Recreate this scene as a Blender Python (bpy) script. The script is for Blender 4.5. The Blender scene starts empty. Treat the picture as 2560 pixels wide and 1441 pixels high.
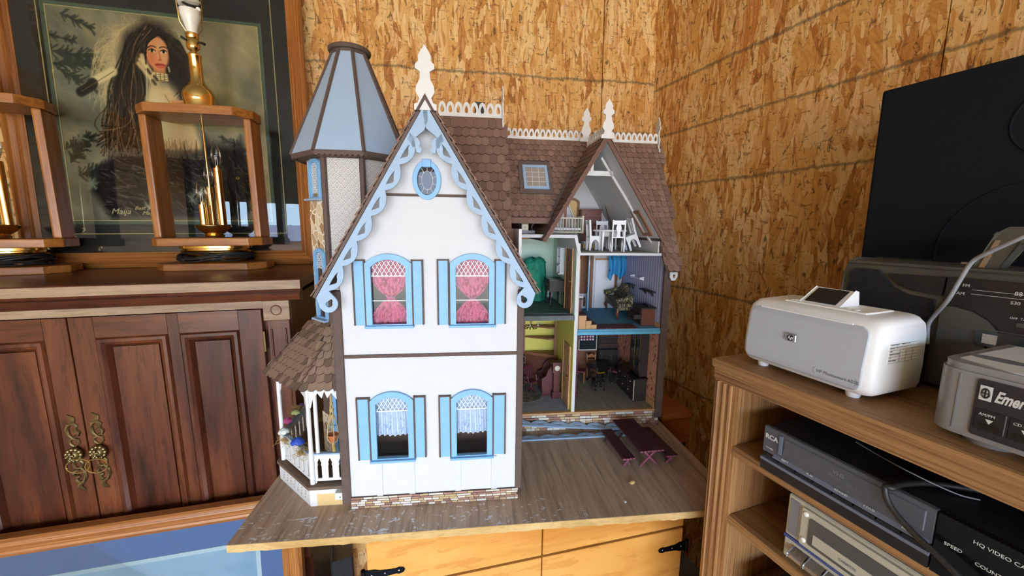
import bpy, bmesh, math, random
import numpy as np
from mathutils import Vector, Matrix, noise
from mathutils.geometry import tessellate_polygon
R = math.radians
random.seed(7)
scene = bpy.context.scene
col = scene.collection

# ---------------------------------------------------------------- camera
CAM = np.array([0, 0, 1.45]); PITCH = R(8.8); FPX = 1000.0      # focal length in pixels of the 2560 px wide frame
cd = bpy.data.cameras.new('camera'); cam = bpy.data.objects.new('camera', cd); col.objects.link(cam)
cd.sensor_width = 36.0; cd.lens = 36.0 * FPX / 2560.0; cd.clip_start = 0.01; cd.clip_end = 200
cam.location = CAM; cam.rotation_euler = (R(90) - PITCH, 0, 0)
scene.camera = cam
# ---------------------------------------------------------------- world, sun, exposure
world = bpy.data.worlds.new('sky'); scene.world = world; world.use_nodes = True
bg = world.node_tree.nodes['Background']
bg.inputs['Color'].default_value = (0.56, 0.76, 1.0, 1); bg.inputs['Strength'].default_value = 9.0
sd = bpy.data.lights.new('sun_offscreen', 'SUN'); sun = bpy.data.objects.new('sun_offscreen', sd); col.objects.link(sun)
sd.energy = 10.0; sd.angle = R(0.6); sd.color = (1.0, 0.96, 0.90)
sun.rotation_euler = (R(-38), R(12), 0)          # high sun from behind the back wall: it lights the yard outside, not the room
pd = bpy.data.lights.new('open_door_daylight_offscreen', 'AREA'); portal = bpy.data.objects.new('open_door_daylight_offscreen', pd); col.objects.link(portal)
pd.shape = 'RECTANGLE'; pd.size = 4.7; pd.size_y = 2.1; pd.cycles.is_portal = True
portal.location = (0.35, -3.58, 1.06); portal.rotation_euler = (R(90), 0, 0)      # daylight enters the open door behind the camera
scene.view_settings.view_transform = 'Standard'; scene.view_settings.look = 'None'
scene.view_settings.gamma = 1.0; scene.view_settings.use_curve_mapping = False
scene.view_settings.exposure = 1.45
scene.cycles.use_denoising = True; scene.cycles.use_adaptive_sampling = True; scene.cycles.adaptive_threshold = 0.03
scene.cycles.max_bounces = 7; scene.cycles.diffuse_bounces = 4; scene.cycles.transparent_max_bounces = 16
scene.cycles.caustics_reflective = False; scene.cycles.caustics_refractive = False
scene.cycles.sample_clamp_indirect = 6.0

# ---------------------------------------------------------------- frames (photo pixel -> point on a known surface)
_fw = np.array([0, math.cos(PITCH), -math.sin(PITCH)]); _up = np.array([0, math.sin(PITCH), math.cos(PITCH)])
def ray(x, y): return _fw + np.array([1., 0, 0]) * (x - 1280) / FPX - _up * (y - 720) / FPX
def hit(x, y, p0, n):
    r = ray(x, y); n = np.array(n, float); return CAM + r * ((np.array(p0) - CAM) @ n) / (r @ n)
def rotz(a): c, s = math.cos(a), math.sin(a); return np.array([[c, -s, 0], [s, c, 0], [0, 0, 1.]])
def roty(a): c, s = math.cos(a), math.sin(a); return np.array([[c, 0, s], [0, 1, 0], [-s, 0, c]])
class Fr:
    def __init__(s, o, Rm): s.o = np.array(o, float); s.R = Rm
    def w(s, p): return s.o + s.R @ np.array(p, float)
    def l(s, p): return s.R.T @ (np.array(p) - s.o)
    def onY(s, x, y, Y): return s.l(hit(x, y, s.w((0, Y, 0)), s.R[:, 1]))
    def onZ(s, x, y, Z): return s.l(hit(x, y, s.w((0, 0, Z)), s.R[:, 2]))
    def onX(s, x, y, X): return s.l(hit(x, y, s.w((X, 0, 0)), s.R[:, 0]))
    def M(s, p=(0, 0, 0), rz=0.0, rx=0.0, ry=0.0):
        m = Matrix(s.R.tolist()).to_4x4(); m.translation = Vector(s.o)
        return m @ Matrix.Translation(Vector(p)) @ Matrix.Rotation(rz, 4, 'Z') @ Matrix.Rotation(ry, 4, 'Y') @ Matrix.Rotation(rx, 4, 'X')
_r = ray(1085, 1257)
H = Fr(CAM + _r * (0.80 / _r[1]), rotz(R(6.5)) @ roty(R(0.7)))          # dollhouse on its board
H.o = H.w((H.onZ(880, 1269, 0)[0], 0, 0))
_c = hit(750, 697, (0, 1.19, 0), rotz(R(14.5))[:, 1])
K = Fr((_c[0], _c[1], 0), rotz(R(14.5))); KT = float(_c[2])              # dark cabinet and the back wall
_u = -np.array([math.sin(R(-19.8)), math.cos(R(-19.8)), 0]); _r = ray(1778, 893); _c = CAM + _r * (0.73 / _r[1])
B = Fr((_c[0], _c[1], 0), np.stack([_u, [-_u[1], _u[0], 0], [0, 0, 1]], 1)); BT = float(_c[2])   # bookcase and the right wall
KW, BW = 0.56, 0.66                                                      # wall planes in those frames
W0 = Fr((0, 0, 0), np.eye(3))

# ---------------------------------------------------------------- mesh builder
class MB:
    def __init__(s): s.v = []; s.f = []
    def add(s, vs, fs, M=None):
        o = len(s.v)
        s.v += [tuple(M @ Vector(p)) for p in vs] if M is not None else [tuple(p) for p in vs]
        s.f += [tuple(i + o for i in f) for f in fs]; return s
    def box(s, x0, x1, y0, y1, z0, z1, M=None):
        return s.add([(x0,y0,z0),(x1,y0,z0),(x1,y1,z0),(x0,y1,z0),(x0,y0,z1),(x1,y0,z1),(x1,y1,z1),(x0,y1,z1)],
                     [(3,2,1,0),(4,5,6,7),(0,1,5,4),(1,2,6,5),(2,3,7,6),(3,0,4,7)], M)
    def taper(s, b, t, z0, z1, M=None):           # (x0,x1,y0,y1) at bottom and top
        return s.add([(b[0],b[2],z0),(b[1],b[2],z0),(b[1],b[3],z0),(b[0],b[3],z0),(t[0],t[2],z1),(t[1],t[2],z1),(t[1],t[3],z1),(t[0],t[3],z1)],
                     [(3,2,1,0),(4,5,6,7),(0,1,5,4),(1,2,6,5),(2,3,7,6),(3,0,4,7)], M)
    def prism(s, poly, d0, d1, plane='xz', holes=(), M=None):
        rings = [list(poly)] + [list(h) for h in holes]
        pts = [p for r in rings for p in r]; n = len(pts)
        tris = tessellate_polygon([[Vector((p[0], p[1], 0)) for p in r] for r in rings])
        def P(p, d): return (p[0], d, p[1]) if plane == 'xz' else (p[0], p[1], d) if plane == 'xy' else (d, p[0], p[1])
        vs = [P(p, d0) for p in pts] + [P(p, d1) for p in pts]
        fs = []
        for a, b, c in tris:
            A, Bv, Cv = pts[a], pts[b], pts[c]
            ccw = (Bv[0]-A[0])*(Cv[1]-A[1]) - (Bv[1]-A[1])*(Cv[0]-A[0]) > 0
            if not ccw: b, c = c, b
            fs += [(a, b, c), (a+n, c+n, b+n)]
        o = 0
        for r in rings:
            k = len(r)
            for i in range(k): fs.append((o+i, o+i+n, o+(i+1)%k+n, o+(i+1)%k))
            o += k
        return s.add(vs, fs, M)
    def cyl(s, p0, p1, r0, r1=None, n=12, M=None):
        return s.tube([p0, p1], [r0, r0 if r1 is None else r1], n, M)
    def tube(s, pts, r, n=6, M=None, closed=False):
        P = [Vector(p) for p in pts]; k = len(P); rs = [r]*k if not hasattr(r, '__len__') else list(r)
        T = [(P[min(i+1, k-1)] - P[max(i-1, 0)]).normalized() for i in range(k)]
        if closed: T = [(P[(i+1) % k] - P[i-1]).normalized() for i in range(k)]
        nv = T[0].orthogonal().normalized(); vs = []; fs = []
        for i in range(k):
            nv = (nv - T[i]*nv.dot(T[i])).normalized(); b = T[i].cross(nv)
            vs += [P[i] + (nv*math.cos(2*math.pi*j/n) + b*math.sin(2*math.pi*j/n))*rs[i] for j in range(n)]
        for i in range(k if closed else k-1):
            a, c = i*n, ((i+1) % k)*n
            fs += [(a+j, a+(j+1) % n, c+(j+1) % n, c+j) for j in range(n)]
        if not closed: fs += [tuple(range(n-1, -1, -1)), tuple((k-1)*n+j for j in range(n))]
        return s.add(vs, fs, M)
    def lathe(s, prof, n=20, c=(0, 0, 0), M=None, sx=1, sy=1, ph=0.0):
        k = len(prof)
        vs = [(c[0]+p[0]*math.cos(2*math.pi*j/n+ph)*sx, c[1]+p[0]*math.sin(2*math.pi*j/n+ph)*sy, c[2]+p[1]) for p in prof for j in range(n)]
        fs = [(i*n+j, i*n+(j+1) % n, (i+1)*n+(j+1) % n, (i+1)*n+j) for i in range(k-1) for j in range(n)]
        fs += [tuple(range(n-1, -1, -1)), tuple((k-1)*n+j for j in range(n))]
        return s.add(vs, fs, M)
    def ball(s, c, r, n=10, sc=(1, 1, 1), M=None, jit=0):
        m = max(4, n//2+1); prof = []
        vs = []; 
        for i in range(m+1):
            t = math.pi*i/m
            for j in range(n):
                q = 1+random.uniform(-jit, jit)
                vs.append((c[0]+r*sc[0]*q*math.sin(t)*math.cos(2*math.pi*j/n), c[1]+r*sc[1]*q*math.sin(t)*math.sin(2*math.pi*j/n), c[2]-r*sc[2]*math.cos(t)))
        fs = [(i*n+j, i*n+(j+1) % n, (i+1)*n+(j+1) % n, (i+1)*n+j) for i in range(m) for j in range(n)]
        return s.add(vs, fs, M)
    def torus(s, c, Ra, r, axis='y', n=28, k=8, sc=(1, 1)):
        pts = []
        for i in range(n):
            a = 2*math.pi*i/n; u, w = Ra*sc[0]*math.cos(a), Ra*sc[1]*math.sin(a)
            pts.append((c[0]+u, c[1], c[2]+w) if axis == 'y' else (c[0]+u, c[1]+w, c[2]) if axis == 'z' else (c[0], c[1]+u, c[2]+w))
        return s.tube(pts, r, k, closed=True)
    def grid(s, fn, nu, nv, flip=False):
        vs = [fn(i/nu, j/nv) for j in range(nv+1) for i in range(nu+1)]; w = nu+1
        fs = [(j*w+i, j*w+i+1, (j+1)*w+i+1, (j+1)*w+i) for j in range(nv) for i in range(nu)]
        return s.add(vs, [f[::-1] for f in fs] if flip else fs)
    def mesh(s, name, mat, smooth=None, bevel=0, seg=1, M=None):
        me = bpy.data.meshes.new(name); me.from_pydata([Vector(p) for p in s.v], [], s.f)
        if bevel:
            bm = bmesh.new(); bm.from_mesh(me); bmesh.ops.remove_doubles(bm, verts=bm.verts, dist=1e-6)
            es = [e for e in bm.edges if len(e.link_faces) == 2 and e.calc_face_angle(0) > R(30)]
            bmesh.ops.bevel(bm, geom=es, offset=bevel, segments=seg, profile=0.6, affect='EDGES', clamp_overlap=True)
            bm.to_mesh(me); bm.free()
        if smooth:
            me.polygons.foreach_set('use_smooth', [True]*len(me.polygons)); me.set_sharp_from_angle(angle=R(smooth))
        me.materials.append(mat if not isinstance(mat, str) else MT[mat]); return me
    def build(s, name, mat, parent=None, smooth=None, bevel=0, seg=1, M=None):
        return link(name, s.mesh(name, mat, smooth, bevel, seg), parent, M)
def link(name, me, parent=None, M=None):
    o = bpy.data.objects.new(name, me); col.objects.link(o)
    if M is not None: o.matrix_world = M
    if parent is not None: o.parent = parent
    return o
def tag(o, label, cat, group=None):
    o['label'] = label; o['category'] = cat
    if group: o['group'] = group
    return o
def thing(name, label, cat, M, group=None):
    o = bpy.data.objects.new(name, None); col.objects.link(o); o.empty_display_size = 0.02
    o.matrix_world = M; return tag(o, label, cat, group)
def structure(o): o['kind'] = 'structure'; return o
def stuff(o): o['kind'] = 'stuff'; return o
def copy_tree(o, parent=None, M=None):
    c = o.copy(); col.objects.link(c)
    if parent is not None: c.parent = parent
    if M is not None: c.matrix_world = M
    for ch in list(o.children): copy_tree(ch, c)
    return c
def text(body, size, parent, loc, rot, mat, name='lettering', shear=0.0, align='LEFT', extrude=0.0002, space=1.0, bold=0.0):
    cu = bpy.data.curves.new(name, 'FONT'); cu.body = body; cu.size = size; cu.shear = shear; cu.align_x = align
    cu.extrude = extrude; cu.space_character = space; cu.offset = bold; cu.resolution_u = 3
    t = bpy.data.objects.new('tmp', cu); col.objects.link(t)
    dg = bpy.context.evaluated_depsgraph_get(); me = bpy.data.meshes.new_from_object(t.evaluated_get(dg))
    bpy.data.objects.remove(t); bpy.data.curves.remove(cu); me.materials.clear(); me.materials.append(MT[mat])
    o = bpy.data.objects.new(name, me); col.objects.link(o); o.parent = parent
    o.matrix_local = Matrix.Translation(Vector(loc)) @ rot; return o
FRONT = Matrix.Rotation(R(90), 4, 'X')          # text standing up, read from -y

# ---------------------------------------------------------------- materials
MT = {}
def C(h):
    h = h.lstrip('#'); v = [int(h[i:i+2], 16)/255 for i in (0, 2, 4)]
    return tuple(x/12.92 if x <= 0.04045 else ((x+0.055)/1.055)**2.4 for x in v) + (1,)
class NT:
    def __init__(s, name):
        s.m = bpy.data.materials.new(name); s.m.use_nodes = True; s.t = s.m.node_tree; s.n = s.t.nodes; s.b = s.n['Principled BSDF']; MT[name] = s.m
    def N(s, ty, **kw):
        n = s.n.new('ShaderNode'+ty)
        for k, v in kw.items():
            if k in n.inputs: n.inputs[k].default_value = v
            else: setattr(n, k, v)
        return n
    def L(s, a, b): s.t.links.new(a, b)
    def coord(s, scale=(1, 1, 1), rot=(0, 0, 0), loc=(0, 0, 0)):
        c = s.N('TexCoord'); m = s.N('Mapping'); s.L(c.outputs['Object'], m.inputs[0])
        m.inputs['Scale'].default_value = scale; m.inputs['Rotation'].default_value = rot; m.inputs['Location'].default_value = loc
        return m.outputs[0]
    def noise(s, vec, scale=5, detail=4, rough=.55, dist=0):
        n = s.N('TexNoise'); s.L(vec, n.inputs['Vector']); n.inputs['Scale'].default_value = scale; n.inputs['Detail'].default_value = detail
        n.inputs['Roughness'].default_value = rough; n.inputs['Distortion'].default_value = dist; return n.outputs['Fac']
    def ramp(s, fac, stops, const=False):
        r = s.N('ValToRGB'); s.L(fac, r.inputs[0]); e = r.color_ramp.elements
        if const: r.color_ramp.interpolation = 'CONSTANT'
        while len(e) < len(stops): e.new(0.5)
        for i, (p, c) in enumerate(stops): e[i].position = p; e[i].color = c if not isinstance(c, str) else C(c)
        return r.outputs[0]
    def mix(s, fac, a, b, mode='MIX'):
        m = s.N('MixRGB', blend_type=mode)
        for i, v in ((0, fac), (1, a), (2, b)):
            if isinstance(v, (int, float)): m.inputs[i].default_value = v
            elif isinstance(v, (tuple, str)): m.inputs[i].default_value = C(v) if isinstance(v, str) else v
            else: s.L(v, m.inputs[i])
        return m.outputs[0]
    def math(s, op, a, b=0.0, c=None):
        m = s.N('Math', operation=op)
        for i, v in enumerate((a, b) if c is None else (a, b, c)):
            if isinstance(v, (int, float)): m.inputs[i].default_value = v
            else: s.L(v, m.inputs[i])
        return m.outputs[0]
    def out(s, color=None, rough=.5, metal=0, bump=None, bstr=.2, bdist=.002, spec=None):
        if color is not None:
            if isinstance(color, (tuple, str)): s.b.inputs['Base Color'].default_value = C(color) if isinstance(color, str) else color
            else: s.L(color, s.b.inputs['Base Color'])
        if isinstance(rough, (int, float)): s.b.inputs['Roughness'].default_value = rough
        else: s.L(rough, s.b.inputs['Roughness'])
        s.b.inputs['Metallic'].default_value = metal
        if spec is not None: s.b.inputs['Specular IOR Level'].default_value = spec
        if bump is not None:
            bn = s.N('Bump'); bn.inputs['Strength'].default_value = bstr; bn.inputs['Distance'].default_value = bdist
            s.L(bump, bn.inputs['Height']); s.L(bn.outputs[0], s.b.inputs['Normal'])
        return s.m
def paint(name, c, rough=.55, var=.12, scale=40, metal=0, bump=0.0, spec=None, c2=None):
    t = NT(name); v = t.coord(); n = t.noise(v, scale, 4)
    base = C(c); d = C(c2) if c2 else tuple(x*(1-var) for x in base[:3])+(1,); l = tuple(min(1, x*(1+var*.6)) for x in base[:3])+(1,)
    t.out(t.ramp(n, [(.3, d), (.62, base), (.8, l)]), rough, metal, n if bump else None, bump, .001, spec); return t.m
def wood(name, c1, c2, c3=None, axis=0, scale=14, stretch=14, rough=.45, bump=.1, spec=None):
    t = NT(name); sc = [stretch, stretch, stretch]; sc[axis] = 1.0
    v = t.coord(tuple(sc)); n = t.noise(v, scale/6, 6, .62, .6); n2 = t.noise(t.coord(tuple(x*3 for x in sc)), scale/2.5, 3, .6)
    big = t.noise(t.coord(), 3.0, 2)
    c = t.ramp(n, [(.28, c2), (.5, c1), (.72, c3 or c1)]); c = t.mix(t.math('MULTIPLY', t.math('GREATER_THAN', n2, .58), .35), c, c2)
    c = t.mix(t.math('MULTIPLY', big, .25), c, c2)
    t.out(c, rough, 0, n2, bump, .0008, spec); return t.m
def plastic(name, c, rough=.35, spec=.5): 
    t = NT(name); n = t.noise(t.coord(), 90, 3); r = t.ramp(n, [(.3, (rough*.85,)*3+(1,)), (.7, (min(1, rough*1.25),)*3+(1,))])
    t.out(c, r, 0, None, spec=spec); return t.m
def metal(name, c, rough=.2): 
    t = NT(name); n = t.noise(t.coord(), 60, 3); r = t.ramp(n, [(.3, (rough*.7,)*3+(1,)), (.7, (rough*1.5,)*3+(1,))]); t.out(c, r, 1.0); return t.m
def clearpane(name, tint='#f4f8fa', refl=1.0, rough=0.0):
    t = NT(name); t.n.remove(t.b); o = t.n['Material Output']
    tr = t.N('BsdfTransparent'); tr.inputs[0].default_value = C(tint); g = t.N('BsdfGlossy'); g.inputs['Roughness'].default_value = rough
    fr = t.N('Fresnel'); fr.inputs['IOR'].default_value = 1.5; mx = t.N('MixShader')
    t.L(t.math('MULTIPLY', fr.outputs[0], refl), mx.inputs[0]); t.L(tr.outputs[0], mx.inputs[1]); t.L(g.outputs[0], mx.inputs[2]); t.L(mx.outputs[0], o.inputs[0]); return t.m

def osb(name, lines, wob=.006):
    """oriented strand board: layered elongated flakes, with the printed grey nailing lines at heights z = a + b*x"""
    t = NT(name); src = t.N('TexCoord').outputs['Object']; sp = t.N('SeparateXYZ'); t.L(src, sp.inputs[0])
    cb = t.N('CombineXYZ'); t.L(sp.outputs[0], cb.inputs[0]); t.L(sp.outputs[2], cb.inputs[1]); uv = cb.outputs[0]
    def n2d(vec, scale, detail, rough=.55, dist=0.0):
        n = t.N('TexNoise', noise_dimensions='2D', Scale=scale, Detail=detail, Roughness=rough, Distortion=dist); t.L(vec, n.inputs['Vector']); return n
    warp = n2d(uv, 4.0, 1.0)
    va = t.N('VectorMath', operation='MULTIPLY_ADD'); t.L(warp.outputs['Color'], va.inputs[0]); va.inputs[1].default_value = (.05, .05, 0); t.L(uv, va.inputs[2])
    def layer(ang, sl, sw, seed):
        m = t.N('Mapping'); t.L(va.outputs[0], m.inputs[0]); m.inputs['Rotation'].default_value = (0, 0, R(ang)); m.inputs['Scale'].default_value = (sw, sl, 1); m.inputs['Location'].default_value = (seed, seed*2.7, 0)
        v = t.N('TexVoronoi', voronoi_dimensions='2D', Scale=1.0, Randomness=1.0); t.L(m.outputs[0], v.inputs['Vector'])
        s2 = t.N('SeparateColor'); t.L(v.outputs['Color'], s2.inputs[0])
        m2 = t.N('Mapping'); t.L(m.outputs[0], m2.inputs[0]); m2.inputs['Scale'].default_value = (7, .8, 1)
        g = n2d(m2.outputs[0], 1.0, 3, .65).outputs['Fac']
        return t.math('ADD', t.math('MULTIPLY', s2.outputs[0], .70), t.math('MULTIPLY', g, .42)), s2.outputs[1]
    L = [layer(9, 7, 30, 1.3), layer(-24, 6, 24, 7.7), layer(40, 8, 28, 13.1), layer(-64, 9, 30, 21.9), layer(4, 3.5, 16, 33.3), layer(18, 24, 110, 41.0)]
    thr = [0, .46, .58, .66, .84, .62]
    val = L[0][0]
    for k in range(1, len(L)): val = t.mix(t.math('GREATER_THAN', L[k][1], thr[k]), val, L[k][0])
    c = t.ramp(val, OSBRAMP)
    md = t.N('Mapping'); t.L(uv, md.inputs[0]); md.inputs['Scale'].default_value = (75, 26, 1); md.inputs['Rotation'].default_value = (0, 0, R(22))
    fl = n2d(md.outputs[0], 1.0, 4, .7, .6).outputs['Fac']; c = t.mix(t.ramp(fl, [(.60, (0, 0, 0, 1)), (.66, (.8,)*3+(1,))]), c, '#5a3616')
    md = t.N('Mapping'); t.L(uv, md.inputs[0]); md.inputs['Scale'].default_value = (30, 95, 1); md.inputs['Rotation'].default_value = (0, 0, R(-18))
    fl2 = n2d(md.outputs[0], 1.0, 3, .7, .6).outputs['Fac']; c = t.mix(t.ramp(fl2, [(.62, (0, 0, 0, 1)), (.67, (.7,)*3+(1,))]), c, '#7a4e22')
    c = t.mix(t.ramp(fl2, [(.26, (.6,)*3+(1,)), (.33, (0, 0, 0, 1))]), c, '#e8cf9c')
    wn = n2d(uv, 55.0, 3.0); wl = n2d(uv, 5, 2)
    off = t.math('ADD', t.math('MULTIPLY', t.math('SUBTRACT', wn.outputs['Fac'], .5), .016), t.math('MULTIPLY', t.math('SUBTRACT', wl.outputs['Fac'], .5), wob*3))
    for a, b in lines:
        d = t.math('ABSOLUTE', t.math('ADD', t.math('SUBTRACT', sp.outputs[2], t.math('MULTIPLY_ADD', sp.outputs[0], b, a)), off))
        mk = t.ramp(t.math('MULTIPLY', d, 100.0), [(.20, (.62,)*3+(1,)), (.78, (0,)*3+(1,))]); c = t.mix(mk, c, '#4b4433')
    t.out(c, .6, 0, fl, .25, .0015); return t.m
OSBRAMP = [(.12, '#8c5420'), (.26, '#bd7f3a'), (.42, '#d7a157'), (.58, '#e0b06a'), (.78, '#efce94'), (.95, '#c47a36')]

BROWN = '#63524a'
osbK = None
wood('walnut', '#582c19', '#26110a', '#784324', axis=2, scale=10, stretch=9, rough=.33, bump=.06, spec=.3)
wood('walnut_x', '#582c19', '#26110a', '#784324', axis=0, scale=10, stretch=9, rough=.28, bump=.06, spec=.35)
wood('walnut_worn', '#9c7f60', '#6c5038', '#b89c78', axis=0, scale=16, stretch=10, rough=.5, bump=.1)
wood('oak_frame', '#a8692f', '#6e3c14', '#c08444', axis=0, scale=20, stretch=45, rough=.4)
wood('oak_frame_z', '#a8692f', '#6e3c14', '#c08444', axis=2, scale=20, stretch=45, rough=.4)
wood('lamp_oak', '#a3662a', '#6e3d14', '#ba7e40', axis=0, scale=24, stretch=14, rough=.38)
wood('lamp_oak_z', '#a3662a', '#6e3d14', '#ba7e40', axis=2, scale=24, stretch=14, rough=.38)
wood('case_oak', '#a07448', '#55351a', '#b48a58', axis=0, scale=26, stretch=70, rough=.5, bump=.2)
wood('case_oak_z', '#a8794a', '#6a4424', '#bd925e', axis=2, scale=26, stretch=60, rough=.5, bump=.15)
wood('pine', '#e0a04e', '#b86f22', '#edb766', axis=0, scale=7, stretch=5, rough=.42, bump=.05)
wood('orange_pine', '#b8662a', '#8a4418', '#cc7c38', axis=0, scale=7, stretch=5, rough=.5, bump=.05)  # grain of the pine in a darker, redder tone
wood('mdf_edge', '#c8a468', '#a07c40', '#d8b880', axis=0, scale=40, stretch=4, rough=.8)
metal('brass', '#e6c27a', .14); metal('brass_antique', '#8a7a55', .35); metal('black_iron', '#22242a', .45); metal('steel', '#b8bcc0', .3); metal('copper', '#a86a48', .3)
plastic('black_plastic', '#16171a', .4); plastic('black_gloss', '#0c0d0f', .15); plastic('cord_black', '#1c1a18', .5); plastic('cord_grey', '#8a8c90', .4)
plastic('white_plastic', '#e9eaea', .38); plastic('printer_grey', '#b0b5be', .42); plastic('ceramic', '#f0efe8', .25); plastic('off_white', '#f2f0ea', .5)
paint('mat_black', '#37332e', .9, .05, spec=.1); paint('mat_green', '#55604c', .85, .05); paint('gold_line', '#c8b070', .5, .1); paint('mat_blue', '#5b6f9f', .85, .05); paint('mat_pale', '#c6d0d4', .8, .05)
clearpane('glass', '#f2f6f6', .55); clearpane('bulb_glass', '#f8f6ee', .8)
def vcol(name, rough=.6, spec=.4):
    t = NT(name); a = t.N('VertexColor'); a.layer_name = 'Col'; t.out(a.outputs[0], rough, spec=spec); return t.m
vcol('print_colours', .7, .05)
# ================================================================ THE SETTING
_n = 1.0
def ln(p, q): return (p[1]-(q[1]-p[1])/(q[0]-p[0])*p[0], (q[1]-p[1])/(q[0]-p[0]))
def kp(x, y): a = K.onY(x, y, KW); return (a[0], a[2])
osb('osb_back', [ln(kp(780, 150), kp(1640, 212)), ln(kp(1270, 329), kp(1640, 333)), (1.60, .02), (1.0, .02)], .006)
osb('osb_right', [(2.055, 0), (1.845, 0), (1.622, 0), (1.18, -.01), (.755, 0)], .004)
_ck = 1.40
for _ in range(30): _ck += .01 if B.l(K.w((_ck, KW, 0)))[1] < BW else -.01 * .7 ** _
CB = float(B.l(K.w((_ck, KW, 0)))[0])
CEIL = 2.75
seam = float(K.onY(1508, 120, KW)[0])
bw = structure(MB().box(-2.45, _ck+.03, KW+.012, KW+.03, 0, CEIL).build('wall_back', 'osb_back', M=K.M()))
xs = [_ck+.02, seam, seam-1.22, seam-2.44, -2.45]
for i in range(len(xs)-1): MB().box(xs[i+1]+.0026, xs[i]-.0026, KW, KW+.0125, 0, CEIL).build('osb_panel', 'osb_back', bw)
rw = structure(MB().box(CB-.02, 4.75, BW+.012, BW+.03, 0, CEIL).build('wall_right', 'osb_right', M=B.M()))
xs = [CB, float(B.onY(1835, 0, BW)[0])-.62, float(B.onY(1835, 0, BW)[0])+.6, 1.8, 3.02, 4.75]
for i in range(5): MB().box(xs[i]+.0015, xs[i+1]-.0015, BW, BW+.0125, 0, CEIL).build('osb_panel', 'osb_right', rw)
paint('concrete', '#8d8a84', .85, .2, 8); paint('joists', '#b4afa4', .7, .1, 12); paint('yard', '#b9ac98', .9, .15, 3)
YO = -3.6                       # the open door behind the camera
structure(MB().box(-3.9, 3.2, YO, 2.6, -.05, 0).build('floor', 'concrete'))
structure(MB().box(-3.9, 3.2, YO-.06, 2.6, CEIL, CEIL+.05).build('ceiling', 'joists'))
structure(MB().box(-2.46, -2.41, -4.9, KW+.02, 0, CEIL).build('wall_left', 'osb_back', M=K.M()))
structure(MB().prism([(-3.9, 0), (-2.0, 0), (-2.0, 2.12), (2.7, 2.12), (2.7, 0), (3.2, 0), (3.2, CEIL), (-3.9, CEIL)], YO-.06, YO, 'xz').build('wall_front', 'joists'))
structure(MB().box(-40, 40, -60, YO, -.08, -.02).build('ground', 'yard'))
# the building across the yard (seen as a reflection in the portrait glass)
paint('metal_roof', '#8f8aa0', .5, .1, 4); paint('stucco', '#c79a84', .9, .1, 3)
bl = thing('outbuilding', 'long low outbuilding with ribbed metal roof reflected in the portrait glass', 'building', W0.M((-4, -19, 0)))
MB().box(-16, 16, -6, 0, -.05, 2.15).build('wall', 'stucco', bl)
rf = MB().add([(-16.5, .6, 2.10), (16.5, .6, 2.10), (16.5, -3, 3.08), (-16.5, -3, 3.08), (16.5, -6.6, 2.10), (-16.5, -6.6, 2.10)], [(0, 1, 2, 3), (3, 2, 4, 5), (0, 5, 4, 1)]).build('roof', 'metal_roof', bl)
for i in range(56): MB().tube([(-16.5+i*.6, .6, 2.13), (-16.5+i*.6, -3, 3.11)], .04, 4).build('roof_rib', 'metal_roof', rf)

# ================================================================ DARK CABINET
hz = 1.286
hutch = thing('media_cabinet', 'tall dark walnut cabinet with panelled doors and brass lion ring pulls', 'cabinet', K.M())
MB().box(-1.32, -.035, .03, KW-.005, .02, 1.256).build('carcass', 'walnut', hutch)
MB().box(-1.36, 0, 0, KW-.004, hz, KT).build('top_slab', 'walnut_x', hutch, bevel=.004, seg=2)
MB().box(-1.358, -.001, -.0012, .001, hz+.001, KT-.003).build('top_edge', 'walnut_worn', hutch)
m = MB(); prof = [(.004, 1.286), (.006, 1.279), (-.004, 1.277), (-.008, 1.268), (-.003, 1.258), (.012, 1.255), (.03, 1.255), (.03, 1.286)]
m.prism(prof, -1.355, -.003, 'yz').build('cornice_moulding', 'walnut_x', hutch, smooth=50)
MB().box(-1.32, -.097, .012, .032, 1.236, 1.2555).build('frieze', 'walnut_worn', hutch)
MB().box(-.097, -.034, .008, .032, 1.203, 1.2555).build('corner_block', 'walnut_worn', hutch, bevel=.001)
MB().torus((-.066, .008, 1.230), .0125, .0016, 'y', 24, 6).build('ring_rosette', 'walnut', hutch, smooth=40)
m = MB().box(-.091, -.037, .012, .032, .64, 1.203).box(-.084, -.079, .009, .013, .66, 1.18).box(-.05, -.045, .009, .013, .66, 1.18)
m.build('pilaster', 'walnut', hutch, bevel=.0015)
MB().prism([(.03, .50), (-.01, .50), (-.016, .57), (-.006, .585), (-.022, .60), (-.022, .618), (-.004, .625), (.03, .64)], -.105, -.028, 'yz').build('pilaster_base', 'walnut', hutch, smooth=40)
MB().box(-.108, -.025, -.024, -.012, .600, .616).build('copper_band', 'copper', hutch, bevel=.003)
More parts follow.
